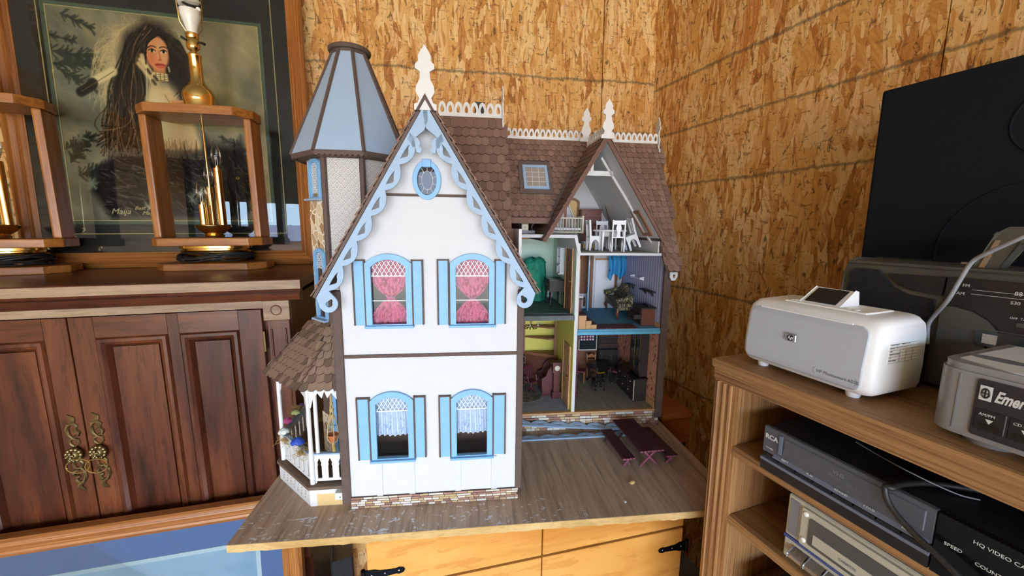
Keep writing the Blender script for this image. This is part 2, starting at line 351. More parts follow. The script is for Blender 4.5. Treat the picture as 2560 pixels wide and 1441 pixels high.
def door(x0, x1, panels, hinge=None):
    z0, z1, pz0, pz1 = .44, 1.234, .53, 1.182
    d = MB().box(x0, x1, .024, .031, z0, z1).build('door', 'walnut', hutch)
    e = [x0]+[q for p in panels for q in p]+[x1]
    for a, b in zip(e[::2], e[1::2]): MB().box(a, b, .010, .0245, z0, z1).build('stile', 'walnut', d, bevel=.001)
    for p in panels:
        MB().box(p[0], p[1], .010, .0245, pz1, z1).build('rail', 'walnut_x', d)
        MB().box(p[0], p[1], .010, .0245, z0, pz0).build('rail', 'walnut_x', d)
        m = MB(); pr = [(0, .0105), (.004, .0045), (.011, .004), (.018, .009), (.026, .021), (.027, .0242)]
        for (t0, y0), (t1, y1) in zip(pr, pr[1:]):
            A = [(p[0]+t0, y0, pz0+t0), (p[1]-t0, y0, pz0+t0), (p[1]-t0, y0, pz1-t0), (p[0]+t0, y0, pz1-t0)]
            Bq = [(p[0]+t1, y1, pz0+t1), (p[1]-t1, y1, pz0+t1), (p[1]-t1, y1, pz1-t1), (p[0]+t1, y1, pz1-t1)]
            m.add(A+Bq, [(i, (i+1) % 4, 4+(i+1) % 4, 4+i) for i in range(4)])
        m.build('panel_moulding', 'walnut', d, smooth=60)
        MB().taper((p[0]+.027, p[1]-.027, .0185, .0245), (p[0]+.027, p[1]-.027, .0185, .0245), pz0+.027, pz1-.027).build('panel', 'walnut', d)
    return d
dr = door(-.512, -.102, [(-.463, -.314), (-.289, -.157)])
dl = door(-.935, -.515, [(-.885, -.75), (-.725, -.562)])
MB().cyl((-.0995, .008, 1.12), (-.0995, .008, 1.175), .0035, n=8).build('hinge', 'brass_antique', dr, smooth=40)
def pull(parent, x, flip):
    s = -1 if flip else 1
    def sc(pts, r): MB().tube([(x+s*a, .0085, zc) for a, zc in pts], r, 6, Matrix.Identity(4)).build('escutcheon_scroll', 'brass_antique', parent, smooth=50)
    zc = .892
    for q in (1, -1):       # S-scroll plate above and below the lion head, point-symmetric
        def P(l): return [(q*a, zc+q*b) for a, b in l]
        sc(P([(.002, .018), (.009, .026), (.008, .036), (.0, .04), (-.008, .036), (-.009, .026), (-.002, .018)]), [.003]*7)
        sc(P([(-.003, .04), (-.010, .05), (-.011, .065), (-.006, .076), (.003, .079), (.009, .072), (.006, .064), (.0, .063)]), [.003, .0038, .0042, .0042, .004, .0038, .0032, .0028])
        sc(P([(.001, .044), (.009, .046), (.012, .054), (.008, .060), (.002, .057)]), [.003, .0038, .0038, .0035, .0028])
        sc(P([(-.004, .076), (.003, .084), (.004, .092), (-.002, .098), (-.006, .102)]), [.0035, .0055, .005, .003, .001])
    m = MB(); random.seed(3)
    m.ball((x, .003, zc), .016, 12, (1, .9, 1), jit=.06)
    for i in range(11):
        a = i*2*math.pi/11; m.ball((x+.0145*math.cos(a), .0, zc+.0145*math.sin(a)), .0058, 6)
    for dx, dz, r in ((-.005, .003, .0035), (.005, .003, .0035), (0, -.003, .0045), (-.003, -.007, .004), (.003, -.007, .004), (0, .008, .005)): m.ball((x+dx, -.0105, zc+dz), r, 6)
    m.build('lion_head', 'brass_antique', parent, smooth=60)
    return zc
zc = pull(dr, -.489, False); pull(dl, -.538, False)
MB().torus((-.490, -.010, zc-.030), .0215, .0017, 'y', 32, 6, (1.05, .85)).build('ring_pull', 'brass', dr, smooth=50)
MB().torus((-.525, -.012, zc-.024), .0225, .0017, 'y', 32, 6, (1.05, .8)).build('ring_pull', 'brass', dl, smooth=50)

# ================================================================ FRAMED PICTURES
def frame_side(parent, x0, x1, z0, z1, w, prof, mats, name='frame_rail'):
    cs = [(x0, z0, 1, 1), (x1, z0, -1, 1), (x1, z1, -1, -1), (x0, z1, 1, -1)]
    for i in range(4):
        a, b = cs[i], cs[(i+1) % 4]; m = MB(); vs = []
        for c in (a, b): vs += [(c[0]+c[2]*t*w, y, c[1]+c[3]*t*w) for t, y in prof]
        n = len(prof); m.add(vs, [(j, (j+1) % n, n+(j+1) % n, n+j) for j in range(n)]+[tuple(range(n))[::-1], tuple(range(n, 2*n))])
        m.build(name, mats[i % 2], parent, smooth=35)
FP = [(0, .03), (0, .004), (.10, 0), (.22, -.002), (.30, .004), (.36, .003), (.55, .009), (.62, .007), (.70, .011), (.80, .009), (1, .016), (1, .03)]
def ring(parent, name, mat, x0, x1, z0, z1, t, y0, y1):
    MB().prism([(x0, z0), (x1, z0), (x1, z1), (x0, z1)], y0, y1, 'xz', [[(x0+t, z0+t), (x1-t, z0+t), (x1-t, z1-t), (x0+t, z1-t)]]).build(name, mat, parent)
def painting(parent, name, x0, x1, z0, z1, y, img):
    ny, nx = img.shape[:2]
    X = np.linspace(x0, x1, nx); Z = np.linspace(z1, z0, ny)
    vs = np.stack([np.tile(X, ny), np.full(nx*ny, y), np.repeat(Z, nx)], 1)
    i = np.arange((ny-1)*(nx-1)); r = i//(nx-1); c = i % (nx-1); a = r*nx+c
    fs = np.stack([a+nx, a+nx+1, a+1, a], 1)
    me = bpy.data.meshes.new(name); me.vertices.add(len(vs)); me.vertices.foreach_set('co', vs.ravel())
    me.loops.add(fs.size); me.loops.foreach_set('vertex_index', fs.ravel()); me.polygons.add(len(fs)); me.polygons.foreach_set('loop_start', np.arange(0, fs.size, 4)); me.update(calc_edges=True)
    ca = me.color_attributes.new('Col', 'FLOAT_COLOR', 'POINT')
    lin = np.where(img <= .04045, img/12.92, ((img+.055)/1.055)**2.4); ca.data.foreach_set('color', np.concatenate([lin.reshape(-1, 3), np.ones((nx*ny, 1))], 1).ravel())
    me.materials.append(MT['print_colours']); return link(name, me, parent)
rng = np.random.default_rng(5)
class Cv:        # a tiny painter: soft brush strokes on an array, used for the flat prints
    def __init__(s, nx, ny, c): s.nx, s.ny = nx, ny; s.V, s.U = np.mgrid[0:1:ny*1j, 0:1:nx*1j]; s.a = np.ones((ny, nx, 3))*np.array(c)/255; s.asp = ny/nx
    def noise(s, f, seed, oct=4):
        r = np.random.default_rng(seed); o = np.zeros((s.ny, s.nx)); am = 1
        for k in range(oct):
            for _ in range(5):
                th = r.uniform(0, 6.3); ph = r.uniform(0, 6.3); fr = f*2**k*r.uniform(.7, 1.4)
                o += am*np.sin(6.28*fr*(s.U*math.cos(th)+s.V*s.asp*math.sin(th))+ph+1.5*np.sin(6.28*fr*.5*(s.V-s.U)+ph*2))
            am *= .55
        return o/6
    def blend(s, m, c): s.a = s.a*(1-m[..., None])+np.array(c)/255*m[..., None]
    def ell(s, u, v, ru, rv, c, soft=.25, op=1, rot=0):
        x = s.U-u; y = (s.V-v)*s.asp; x, y = x*math.cos(rot)+y*math.sin(rot), -x*math.sin(rot)+y*math.cos(rot)
        d = np.sqrt((x/ru)**2+(y/(rv*s.asp))**2); s.blend(np.clip((1-d)/soft, 0, 1)*op, c)
    def line(s, pts, w, c, op=1):
        pts = np.array(pts, float)
        if len(pts) > 2:      # smooth by Catmull-ish resampling
            t = np.linspace(0, len(pts)-1, len(pts)*6); k = np.clip(t.astype(int), 0, len(pts)-2); f = (t-k)[:, None]
            p0 = pts[np.clip(k-1, 0, None)]; p1 = pts[k]; p2 = pts[k+1]; p3 = pts[np.clip(k+2, None, len(pts)-1)]
            pts = .5*(2*p1+(p2-p0)*f+(2*p0-5*p1+4*p2-p3)*f**2+(3*p1-3*p2+p3-p0)*f**3)
        for (u0, v0), (u1, v1) in zip(pts, pts[1:]):
            i0, i1 = int((min(u0, u1)-3*w)*s.nx), int((max(u0, u1)+3*w)*s.nx)+2; j0, j1 = int((min(v0, v1)-3*w)*s.ny), int((max(v0, v1)+3*w)*s.ny)+2
            i0, j0 = max(i0, 0), max(j0, 0)
            if i1 <= i0 or j1 <= j0 or i0 >= s.nx or j0 >= s.ny: continue
            x = s.U[j0:j1, i0:i1]-u0; y = (s.V[j0:j1, i0:i1]-v0)*s.asp; dx, dy = u1-u0, (v1-v0)*s.asp; L2 = dx*dx+dy*dy+1e-9
            t = np.clip((x*dx+y*dy)/L2, 0, 1); d = np.hypot(x-t*dx, y-t*dy); m = np.clip(1.5-d/w, 0, 1)*op
            s.a[j0:j1, i0:i1] = s.a[j0:j1, i0:i1]*(1-m[..., None])+np.array(c)/255*m[..., None]
    def poly(s, pts, c, op=1, soft=.012):
        ins = np.zeros((s.ny, s.nx), bool); dm = np.full((s.ny, s.nx), 9.)
        for (u0, v0), (u1, v1) in zip(pts, pts[1:]+pts[:1]):
            cr = ((v0 > s.V) != (v1 > s.V)) & (s.U < (u1-u0)*(s.V-v0)/(v1-v0+1e-12)+u0); ins ^= cr
            x = s.U-u0; y = (s.V-v0)*s.asp; dx, dy = u1-u0, (v1-v0)*s.asp; t = np.clip((x*dx+y*dy)/(dx*dx+dy*dy+1e-9), 0, 1); dm = np.minimum(dm, np.hypot(x-t*dx, y-t*dy))
        s.blend(np.clip(np.where(ins, .5+dm/soft, .5-dm/soft), 0, 1)*op, c)
# --- the portrait print
P = Cv(300, 290, (134, 128, 110))
n1 = P.noise(1.2, 1); n2 = P.noise(2.5, 2)
P.blend(np.clip(.5+n1*.7+(P.U-.5)*.9, 0, 1)*.75, (158, 146, 120)); P.blend(np.clip(.35-n1*.8-(P.U-.4)*.6, 0, 1)*.7, (84, 90, 88)); P.blend(np.clip(n2*.8-.15, 0, 1)*.6, (172, 166, 146)); P.blend(np.clip(-n2-.1, 0, 1)*.4, (86, 82, 72))
P.ell(.78, .36, .16, .14, (150, 152, 96), .8, .35); P.ell(.12, .40, .2, .08, (128, 140, 138), .9, .5); P.ell(.45, .2, .33, .25, (206, 186, 146), .9, .6); n3 = P.noise(5, 11, 3); P.blend(np.clip(n3*.9-.1, 0, 1)*.35, (188, 180, 158)); P.blend(np.clip(-n3*.9-.1, 0, 1)*.35, (74, 76, 72))
def pine(u, v, L, a0, n, c, w=.0035):
    for _ in range(n):
        t = rng.uniform(0, 1); bu, bv = u+math.cos(a0)*L*t, v+math.sin(a0)*L*t; a = a0+rng.uniform(-1.2, 1.2); l = L*rng.uniform(.12, .3)
        P.line([(bu, bv), (bu+math.cos(a)*l, bv+math.sin(a)*l)], w, c, .75)
for u, v, L, a, n in ((-.02, .20, .20, .1, 70), (.0, .26, .20, -.05, 80), (.02, .28, .16, .5, 60), (.06, .03, .14, .4, 40), (0, .13, .1, .2, 30), (.02, .72, .16, -.9, 80), (.05, .78, .18, -.3, 80), (.0, .66, .14, -.5, 60), (.98, .48, .12, 3.2, 40), (.88, .62, .12, 3.6, 30), (.95, .62, .1, 3.0, 30)):
    pine(u, v, L, a, n, (52, 58, 52))
for _ in range(260):        # wind-blown halo of light hair
    a = rng.uniform(-2.9, -.2) if rng.random() < .6 else rng.uniform(1.7, 3.4); r = rng.uniform(.15, .27); cu, cv = .44+.16*math.cos(a), .2+.17*math.sin(a)
    P.line([(cu, cv), (cu+.07*math.cos(a)+rng.normal(0, .02), cv+.05+rng.normal(0, .03)), (cu+.10*math.cos(a)+rng.normal(0, .03), cv+.16+rng.normal(0, .05))], .0022, (186, 168, 134), .28)
hair = [(.44, .02), (.52, .03), (.58, .09), (.62, .18), (.645, .28), (.66, .38), (.62, .42), (.56, .34), (.52, .30), (.42, .28), (.40, .40), (.41, .52), (.37, .62), (.30, .66), (.31, .52), (.28, .44), (.25, .50), (.24, .42), (.30, .30), (.31, .20), (.34, .10)]
P.poly(hair, (44, 36, 32), 1, .05)
for _ in range(420):
    t = rng.random(); s0 = (.38+.2*t+rng.normal(0, .01), .035+abs(t-.45)*.12+rng.random()*.05)
    if t < .62: pts = [s0, (.33+.12*t, .18+rng.normal(0, .02)), (.28+.14*t+rng.normal(0, .025), .36), (.25+.16*t+rng.normal(0, .04), .52), (.22+.2*t+rng.normal(0, .05), .62+rng.normal(0, .04))]
    else: pts = [s0, (.585+.03*t, .17+rng.normal(0, .02)), (.60+.05*t+rng.normal(0, .02), .29), (.62+rng.normal(0, .04), .42)]
    k = rng.random(); P.line(pts, .0028, (24, 18, 16) if k < .6 else (58, 44, 36) if k < .9 else (120, 98, 74), .6)
for _ in range(12):
    u = rng.normal(.275, .03); P.line([(u, .36+.14*rng.random()), (u-.02+rng.normal(0, .02), .55), (u-.03+rng.normal(0, .03), .64+rng.random()*.04)], .0018, (150, 120, 92), .4)
P.poly([(.44, .33), (.52, .34), (.58, .40), (.63, .50), (.66, .62), (.62, .68), (.40, .66), (.38, .56), (.40, .42)], (198, 176, 140), 1, .03)      # pale hide dress
P.poly([(.44, .36), (.50, .40), (.50, .60), (.42, .62), (.40, .48)], (216, 200, 168), .8, .05)
for _ in range(130):
    u = rng.uniform(.40, .64); P.line([(u, .58+rng.random()*.05), (u+rng.normal(0, .01), .68+rng.random()*.03)], .002, (178, 150, 120) if rng.random() < .6 else (112, 86, 66), .6)
P.line([(.50, .37), (.54, .44), (.60, .50)], .003, (150, 128, 98), .7)
P.ell(.562, .415, .05, .02, (206, 146, 112), .4, 1, .35)
for k in range(4): P.line([(.545, .40+.013*k), (.62, .395+.018*k)], .006, (210, 150, 116), .9); P.line([(.545, .407+.013*k), (.62, .403+.018*k)], .0016, (150, 92, 68), .6)
P.ell(.488, .255, .035, .06, (178, 118, 88), .3)                     # neck
for k in range(4): P.line([(.455, .268+.009*k), (.522, .272+.009*k)], .0035, (224, 206, 160), .9); P.line([(.455, .2725+.009*k), (.522, .2765+.009*k)], .0014, (70, 56, 40), .8)
for u in (.468, .488, .508): P.line([(u, .266), (u, .302)], .0022, (60, 48, 36), .8)
for u0, v0, u1, v1 in ((.40, .21, .47, .30), (.39, .23, .46, .32), (.41, .19, .44, .27)): P.line([(u0, v0), (u1, v1)], .011, (212, 190, 146), .85); P.line([(u1-.01, v1-.015), (u1, v1)], .008, (52, 42, 34), .8)
P.line([(.12, .375), (.19, .32), (.27, .275)], .016, (206, 192, 158), .9); P.line([(.105, .385), (.15, .355), (.17, .335)], .017, (34, 30, 28), .95); P.line([(.11, .38), (.27, .275)], .002, (110, 92, 66), .8)
P.ell(.484, .172, .064, .092, (206, 142, 104), .22)                   # face
P.ell(.455, .185, .03, .06, (188, 112, 80), .9, .6); P.ell(.50, .15, .04, .05, (226, 172, 132), .9, .6); P.ell(.515, .2, .02, .03, (222, 160, 120), .9, .6)
P.ell(.462, .215, .028, .02, (200, 118, 92), .9, .5)
for eu, sg in ((.461, -1), (.517, 1)):
    P.ell(eu, .163, .0155, .0085, (232, 220, 200), .4); P.ell(eu, .163, .0078, .0085, (38, 24, 18), .3); P.line([(eu-.016, .161), (eu, .154), (eu+.016, .162)], .0022, (40, 24, 18), .9)
    P.line([(eu-.019, .146+.004*(sg < 0)), (eu, .139), (eu+.02, .145)], .0026, (70, 44, 32), .75)
P.line([(.494, .16), (.497, .19), (.500, .201)], .003, (180, 104, 76), .6); P.ell(.494, .204, .012, .006, (160, 84, 62), .6, .7)
P.line([(.470, .228), (.487, .224), (.494, .226), (.503, .224), (.516, .229)], .0038, (168, 70, 60), .95); P.line([(.475, .233), (.494, .238), (.512, .233)], .004, (196, 96, 80), .9); P.line([(.472, .229), (.515, .2295)], .0013, (96, 34, 30), .9)
for _ in range(60):
    t = rng.random(); P.line([(.47+.06*t, .085), (.435+.02*t if t < .5 else .54, .13), (.425 if t < .5 else .548, .19+rng.random()*.04)], .0026, (36, 28, 26), .7)
P.line([(.425, .24), (.42, .32), (.41, .40)], .0018, (220, 214, 196), .7); P.line([(.533, .235), (.536, .255)], .004, (206, 196, 176), .8)
wolf = [(.10, .86), (.14, .74), (.22, .68), (.36, .665), (.46, .655), (.58, .65), (.66, .64), (.68, .56), (.705, .60), (.76, .605), (.83, .61), (.87, .555), (.885, .63), (.90, .70), (.93, .78), (.90, .88), (.86, .99), (.18, .99)]
P.poly(wolf, (42, 39, 40), 1, .04)
for _ in range(900):
    u, v = rng.uniform(.14, .92), rng.uniform(.66, .97); a = .3+1.2*(u-.3)+rng.normal(0, .35) if u < .66 else math.atan2(v-.76, u-.78)+rng.normal(0, .3); l = rng.uniform(.02, .05)
    if u < .22 and v < .74: continue
    k = rng.random(); P.line([(u, v), (u+math.cos(a)*l, v+abs(math.sin(a))*l)], .0024, (28, 26, 28) if k < .5 else (74, 70, 68) if k < .88 else (118, 112, 104), .55)
for _ in range(160):
    u = rng.uniform(.16, .66); P.line([(u, .675+abs(u-.4)*.04), (u+rng.normal(0, .012), .655-rng.random()*.02)], .002, (96, 88, 80), .6)
P.ell(.79, .80, .07, .10, (36, 34, 36), .9, .7); P.ell(.725, .745, .03, .02, (70, 64, 60), .8, .6)
P.ell(.832, .775, .011, .009, (190, 160, 70), .4); P.ell(.832, .775, .005, .008, (20, 16, 12), .4); P.ell(.745, .785, .009, .008, (176, 148, 66), .4); P.ell(.745, .785, .004, .007, (20, 16, 12), .4)
for u, v in ((.40, .86), (.44, .91), (.36, .93), (.58, .89), (.62, .86), (.08, .60), (.1, .82)):
    for _ in range(26): a = rng.uniform(0, 6.28); l = rng.uniform(.015, .04); P.line([(u, v), (u+math.cos(a)*l, v+math.sin(a)*l)], .0022, (124, 132, 122), .6)
P.blend(np.clip((P.V-.95)*8, 0, 1)*.5, (60, 62, 66))
pb, ly = 1.325, .445
x0, x1 = float(K.onY(35, 330, ly+.03)[0])-.02, float(K.onY(772, 330, ly+.03)[0])
def kx(px, py): return float(K.onY(px, py, ly+.04)[0])
def kz(px, py): return float(K.onY(px, py, ly+.04)[2])-KT
pic = thing('framed_portrait', 'large oak-framed print of a dark-haired woman and black wolf in black mat', 'picture', K.M((0, ly, KT+.0012), rx=R(-2.0)))
pz1 = 1.02
frame_side(pic, x0, x1, 0, pz1, .05, FP, ['oak_frame', 'oak_frame_z'])
MB().box(x0+.04, x1-.04, .020, .022, .04, pz1-.04).build('mat_board', 'mat_black', pic)
gx0, gx1, gz0 = kx(177, 583), kx(721, 580), kz(450, 585); gz1 = pz1-.115
ring(pic, 'gold_line', 'gold_line', gx0, gx1, gz0, gz1, .0028, .0188, .0203)
ax0, ax1, az0, az1 = kx(195, 548), kx(683, 555), kz(440, 551), kz(400, 40)
ring(pic, 'inner_mat', 'mat_green', ax0-.014, ax1+.014, az0-.014, az1+.014, .014, .0186, .0203)
ring(pic, 'inner_gold_line', 'gold_line', ax0-.003, ax1+.003, az0-.003, az1+.003, .0028, .0183, .019)
art = painting(pic, 'portrait_print', ax0, ax1, az0, az1, .0192, np.clip((P.a-.06)*np.array([1.36, 1.27, 1.15]), 0, 1))
text('Maija', .026, art, (ax0+.10, .0188, az0+.02), FRONT, 'gold_line', 'signature', .35); text('Best Wishes', .017, art, (ax0+.165, .0188, az0+.034), FRONT, 'gold_line', 'signature', .45); text('Maija', .017, art, (ax0+.185, .0188, az0+.018), FRONT, 'gold_line', 'signature', .45)
MB().box(x0+.045, x1-.045, .0165, .0175, .045, pz1-.045).build('glazing', 'glass', pic)
# --- the lower picture leaning on the cabinet
lp = thing('framed_landscape', 'oak-framed misty landscape print with blue mat leaning on the cabinet doors', 'picture', K.M((0, -.097, .10), rx=R(-4.5)))
lt = float(K.onY(300, 1303, -.045)[2])-.10; lx1 = float(K.onY(756, 1400, -.055)[0]); lx0 = lx1-.92
frame_side(lp, lx0, lx1, 0, lt, .052, FP, ['oak_frame', 'oak_frame_z'])
MB().box(lx0+.04, lx1-.04, .020, .022, .04, lt-.04).build('mat_board', 'mat_blue', lp)
wx1 = lx1-.105; wt = lt-.118
ring(lp, 'inner_mat', 'mat_pale', lx0+.105, wx1, .115, wt, .011, .0184, .0203)
L = Cv(170, 60, (150, 174, 196)); q = L.noise(1.5, 9)
L.blend(np.clip(.4+q, 0, 1)*.6, (186, 204, 216)); L.blend(np.clip(-q-.1+L.V*.6, 0, 1)*.7, (112, 140, 160))
for _ in range(40):
    u = rng.uniform(.5, .98); h = rng.uniform(.1, .35); L.line([(u, .75), (u+rng.normal(0, .01), .75-h)], .002, (104, 118, 128), .5); L.ell(u, .75-h*.7, .02, h*.4, (116, 142, 150), .9, .4)
painting(lp, 'landscape_print', lx0+.114, wx1-.009, .124, wt-.009, .0194, L.a)
MB().box(lx0+.045, lx1-.045, .0165, .0175, .045, lt-.045).build('glazing', 'glass', lp)

# ================================================================ TWO TABLE LAMPS
def octo(w, d, c): return [(-w+c, -d), (w-c, -d), (w, -d+c), (w, d-c), (w-c, d), (-w+c, d), (-w, d-c), (-w, -d+c)]
def bulb_profile(): return [(.004, 0), (.007, .004), (.012, .018), (.0145, .032), (.013, .046), (.008, .064), (.003, .08), (.001, .088)]
def make_lamp(label, x, y, rz):
    t = thing('table_lamp', label, 'lamp', K.M((x, y, KT), rz), 'twin oak and brass lamps')
    MB().prism(octo(.157, .076, .042), 0, .022, 'xy').build('base_plate', 'lamp_oak', t, bevel=.003, seg=2)
    m = MB().lathe([(.085, .022), (.092, .028), (.088, .034), (.098, .05), (.1, .058), (.094, .062), (.094, .066), (.102, .068), (.102, .076), (.09, .078)], 32, sy=.66); m.build('brass_collar', 'brass', t, smooth=40)
    rr = random.Random(int(abs(x)*100))
    for k in range(7):
        ph = rr.uniform(0, 6); dz = rr.uniform(.034, .048); pts = [((.1+rr.uniform(0, .012))*math.cos(a/24*6.283), (.1+rr.uniform(0, .008))*.66*math.sin(a/24*6.283), dz+.008*math.sin(a/24*6.283*2+ph)) for a in range(24)]
        MB().tube(pts, .0024, 5, closed=True).build('coiled_cord', 'cord_black', t, smooth=60)
    MB().prism(octo(.155, .074, .03), .076, .101, 'xy').build('middle_plate', 'lamp_oak', t, bevel=.003, seg=2)
    for s in (-1, 1):
        MB().box(s*.140-.0105, s*.140+.0105, -.038, .038, .101, .466).build('upright', 'lamp_oak_z', t, bevel=.005, seg=2)
    MB().prism(octo(.157, .074, .042), .466, .492, 'xy').build('top_plate', 'lamp_oak', t, bevel=.003, seg=2)
    MB().lathe([(.02, .101), (.026, .102), (.028, .108), (.024, .112), (.04, .124), (.048, .134), (.049, .140), (.044, .142), (.02, .143)], 28).build('candle_dish', 'brass', t, smooth=40)
    MB().cyl((0, .0, .14), (0, 0, .47), .0032, n=8).build('rod', 'brass', t, smooth=50)
    for dx, dy, h in ((-.02, -.012, .205), (.034, -.014, .318), (-.01, .022, .262)):
        c = MB().cyl((dx, dy, .138), (dx, dy, h), .0115, n=18).torus((dx, dy, h-.012), .0117, .0007, 'z', 18, 4).build('candle_sleeve', 'brass', t, smooth=40)
        MB().lathe([(p[0], p[1]+h+.004) for p in bulb_profile()], 16, (dx, dy, 0)).build('flame_bulb', 'bulb_glass', t, smooth=60)
        MB().cyl((dx, dy, h-.002), (dx, dy, h+.008), .0058, n=10).build('bulb_cap', 'brass', t, smooth=40)
        MB().tube([(dx-.003, dy, h+.006), (dx-.002, dy, h+.035), (dx+.002, dy, h+.035), (dx+.003, dy, h+.006)], .0006, 4).build('filament', 'steel', t)
    MB().lathe([(.04, .492), (.041, .498), (.039, .502), (.042, .52), (.043, .535), (.038, .55), (.026, .562), (.02, .572), (.0165, .585), (.0165, .645), (.018, .647), (.018, .652), (.010, .655), (.008, .665)], 28).build('vase_neck', 'brass', t, smooth=40)
    sk = MB().lathe([(.008, .66), (.016, .668), (.0175, .674), (.0175, .692), (.015, .696), (.017, .699), (.017, .712), (.010, .714)], 20).build('socket', 'brass', t, smooth=40)
    MB().tube([(.017, -.004, .688), (.03, -.01, .684), (.036, -.012, .680)], [.003, .004, .004], 8).build('switch_knob', 'black_plastic', sk, smooth=40)
    MB().tube([(-.014, -.01, .69), (-.024, -.016, .696)], [.003, .004], 8).build('switch_knob', 'black_plastic', sk, smooth=40)
    b = MB().lathe([(.013, .712), (.0155, .725), (.019, .738), (.024, .752), (.027, .765), (.027, .776), (.02, .780)], 22).build('spiral_bulb_base', 'ceramic', t, smooth=40)
    pts = [(.023*math.cos(a*.35), .023*math.sin(a*.35), .782+a*.0012) for a in range(64)]
    MB().tube(pts, .0062, 8).build('spiral_tube', 'ceramic', b, smooth=60)
    MB().tube([(.014, 0, .71), (.03, 0, .735), (.034, 0, .79), (.034, 0, .87), (.02, 0, .91), (0, 0, .92), (-.02, 0, .91), (-.034, 0, .87), (-.034, 0, .79), (-.03, 0, .735), (-.014, 0, .71)], .0016, 6).build('harp', 'brass', t, smooth=60).rotation_euler = (0, 0, R(52))
    return t
make_lamp('oak and brass lamp with spiral bulb standing before the middle of the portrait', -.328, .360, R(-3))
make_lamp('oak and brass lamp standing before the far end of the portrait frame', -.866, .345, R(11))
# ================================================================ BOARD UNDER THE DOLLHOUSE
def board_mat():
    t = NT('board_top'); v = t.coord((22, 1.2, 1)); n = t.noise(v, 3.0, 6, .65, .4); f = t.noise(t.coord((160, 5, 1)), 1.0, 3, .6)
    c = t.ramp(n, [(.3, '#8c7562'), (.5, '#aa927d'), (.7, '#bba48f')]); c = t.mix(t.math('MULTIPLY', t.math('GREATER_THAN', f, .60), .45), c, '#6a584c')
    sp = t.N('SeparateXYZ'); t.L(t.N('TexCoord').outputs['Object'], sp.inputs[0])
    front = t.ramp(t.math('MULTIPLY_ADD', sp.outputs[1], 5.0, .5), [(.28, (1, 1, 1, 1)), (.75, (0, 0, 0, 1))])      # paint was spilled along the near side
    left = t.ramp(sp.outputs[0], [(.44, (1, 1, 1, 1)), (.56, (.25,)*3+(1,))])
    a = t.noise(t.coord((38, 90, 1), (0, 0, R(4))), 1.0, 3, .6, .8); b = t.noise(t.coord((120, 60, 1), (0, 0, R(35))), 1.0, 3, .6, .5); g = t.noise(t.coord(), 14, 2)
    m = t.math('MULTIPLY', t.math('MAXIMUM', t.math('GREATER_THAN', a, .625), t.math('GREATER_THAN', b, .65)), t.math('GREATER_THAN', t.math('MULTIPLY', t.math('MULTIPLY', front, left), t.math('ADD', g, .2)), .42))
    c = t.mix(t.math('MULTIPLY', m, .85), c, '#d4dae6'); t.out(c, .6, 0, f, .3, .0008); return t.m
board_mat()
bd = thing('plywood_board', 'wide woodgrain board with paint splatters carrying the dollhouse', 'board', H.M())
MB().box(-.207, .855, -.082, .68, -.0135, 0).build('panel', 'board_top', bd)
rr = random.Random(4); m = MB(); n = 90; pts = []
low = [-.0155 - (.003*rr.random() if rr.random() < .5 else 0) for _ in range(n+1)]
vs = []
for i in range(n+1):
    x = -.207+1.062*i/n; vs += [(x, -.0828, -.0004), (x, -.0828, low[i]), (x, -.081, -.0004), (x, -.081, low[i])]
fs = []
for i in range(n):
    a, b = i*4, i*4+4; fs += [(a, a+1, b+1, b), (a+2, b+2, b+3, a+3), (a+1, a+3, b+3, b+1), (a, b, b+2, a+2)]
m.add(vs, fs+[(0, 2, 3, 1), (4*n, 4*n+1, 4*n+3, 4*n+2)]).build('edge', 'mdf_edge', bd)

# ================================================================ PINE CHEST UNDER THE BOARD AND THE BOX BEHIND
_p = hit(912, 1350, (0, 0, .836), (0, 0, 1)); Q = Fr((_p[0], _p[1], 0), rotz(R(15)))
MQ = Q.M((-.0095, .01, 0), ry=R(.7))            # chest tilted to the board's angle to close the gap, then shifted back left
zt = min(.83-.0132-float(H.l(np.array(MQ @ Vector((x, y, .83))))[2]) for x in (0, .758) for y in (0, .27))
ch = thing('pine_chest', 'honey pine cupboard with black strap hinges supporting the dollhouse board', 'chest', MQ)
MB().box(.0, .758, .014, .27, .010, zt).build('carcass', 'pine', ch)
sx, sz = .377, .704
for a, b in ((0, sx-.0015), (sx+.0015, .756)): MB().box(a, b, 0, .0145, sz+.003, zt-.001).build('drawer_front', 'pine', ch, bevel=.0015)
ds = []
for a, b in ((0, sx-.0015), (sx+.0015, .756)): ds.append(MB().box(a, b, 0, .0145, .08, sz-.0035).build('door', 'pine', ch, bevel=.0015))
MB().box(0, .756, .008, .0145, sz-.0035, sz+.003).build('rail', 'walnut_x', ch)  # dark strip standing in for the shade in the gap between drawers and doors
def strap(parent, x, z, s, L=.075):
    h = MB().prism([(x+s*a, z+b) for a, b in ((0, .013), (0, -.013), (s*0+.018, -.012), (.028, -.008), (.06, -.0055), (.066, -.0075), (L, -.005), (L+.003, 0), (L, .005), (.066, .0075), (.06, .0055), (.028, .008), (.018, .012))], -.0022, .0008).build('strap_hinge', 'black_iron', parent)
    MB().cyl((x-s*.004, -.002, z-.016), (x-s*.004, -.002, z+.016), .0045, n=10).build('hinge_pin', 'black_iron', parent, smooth=40)
    for a in (.012, .038, .066): MB().ball((x+s*a, -.002, z), .0022, 8, (1, .5, 1)).build('screw', 'steel', parent, smooth=60)
strap(ch, -.004, .745, 1); strap(ch, .764, .651, -1)
_p = hit(1728, 1027, (0, 0, .84), (0, 0, 1)); Q2 = Fr((_p[0], _p[1], 0), rotz(R(15)))
bx = thing('wooden_box', 'orange-brown wooden box standing behind the dollhouse in the corner', 'box', Q2.M())
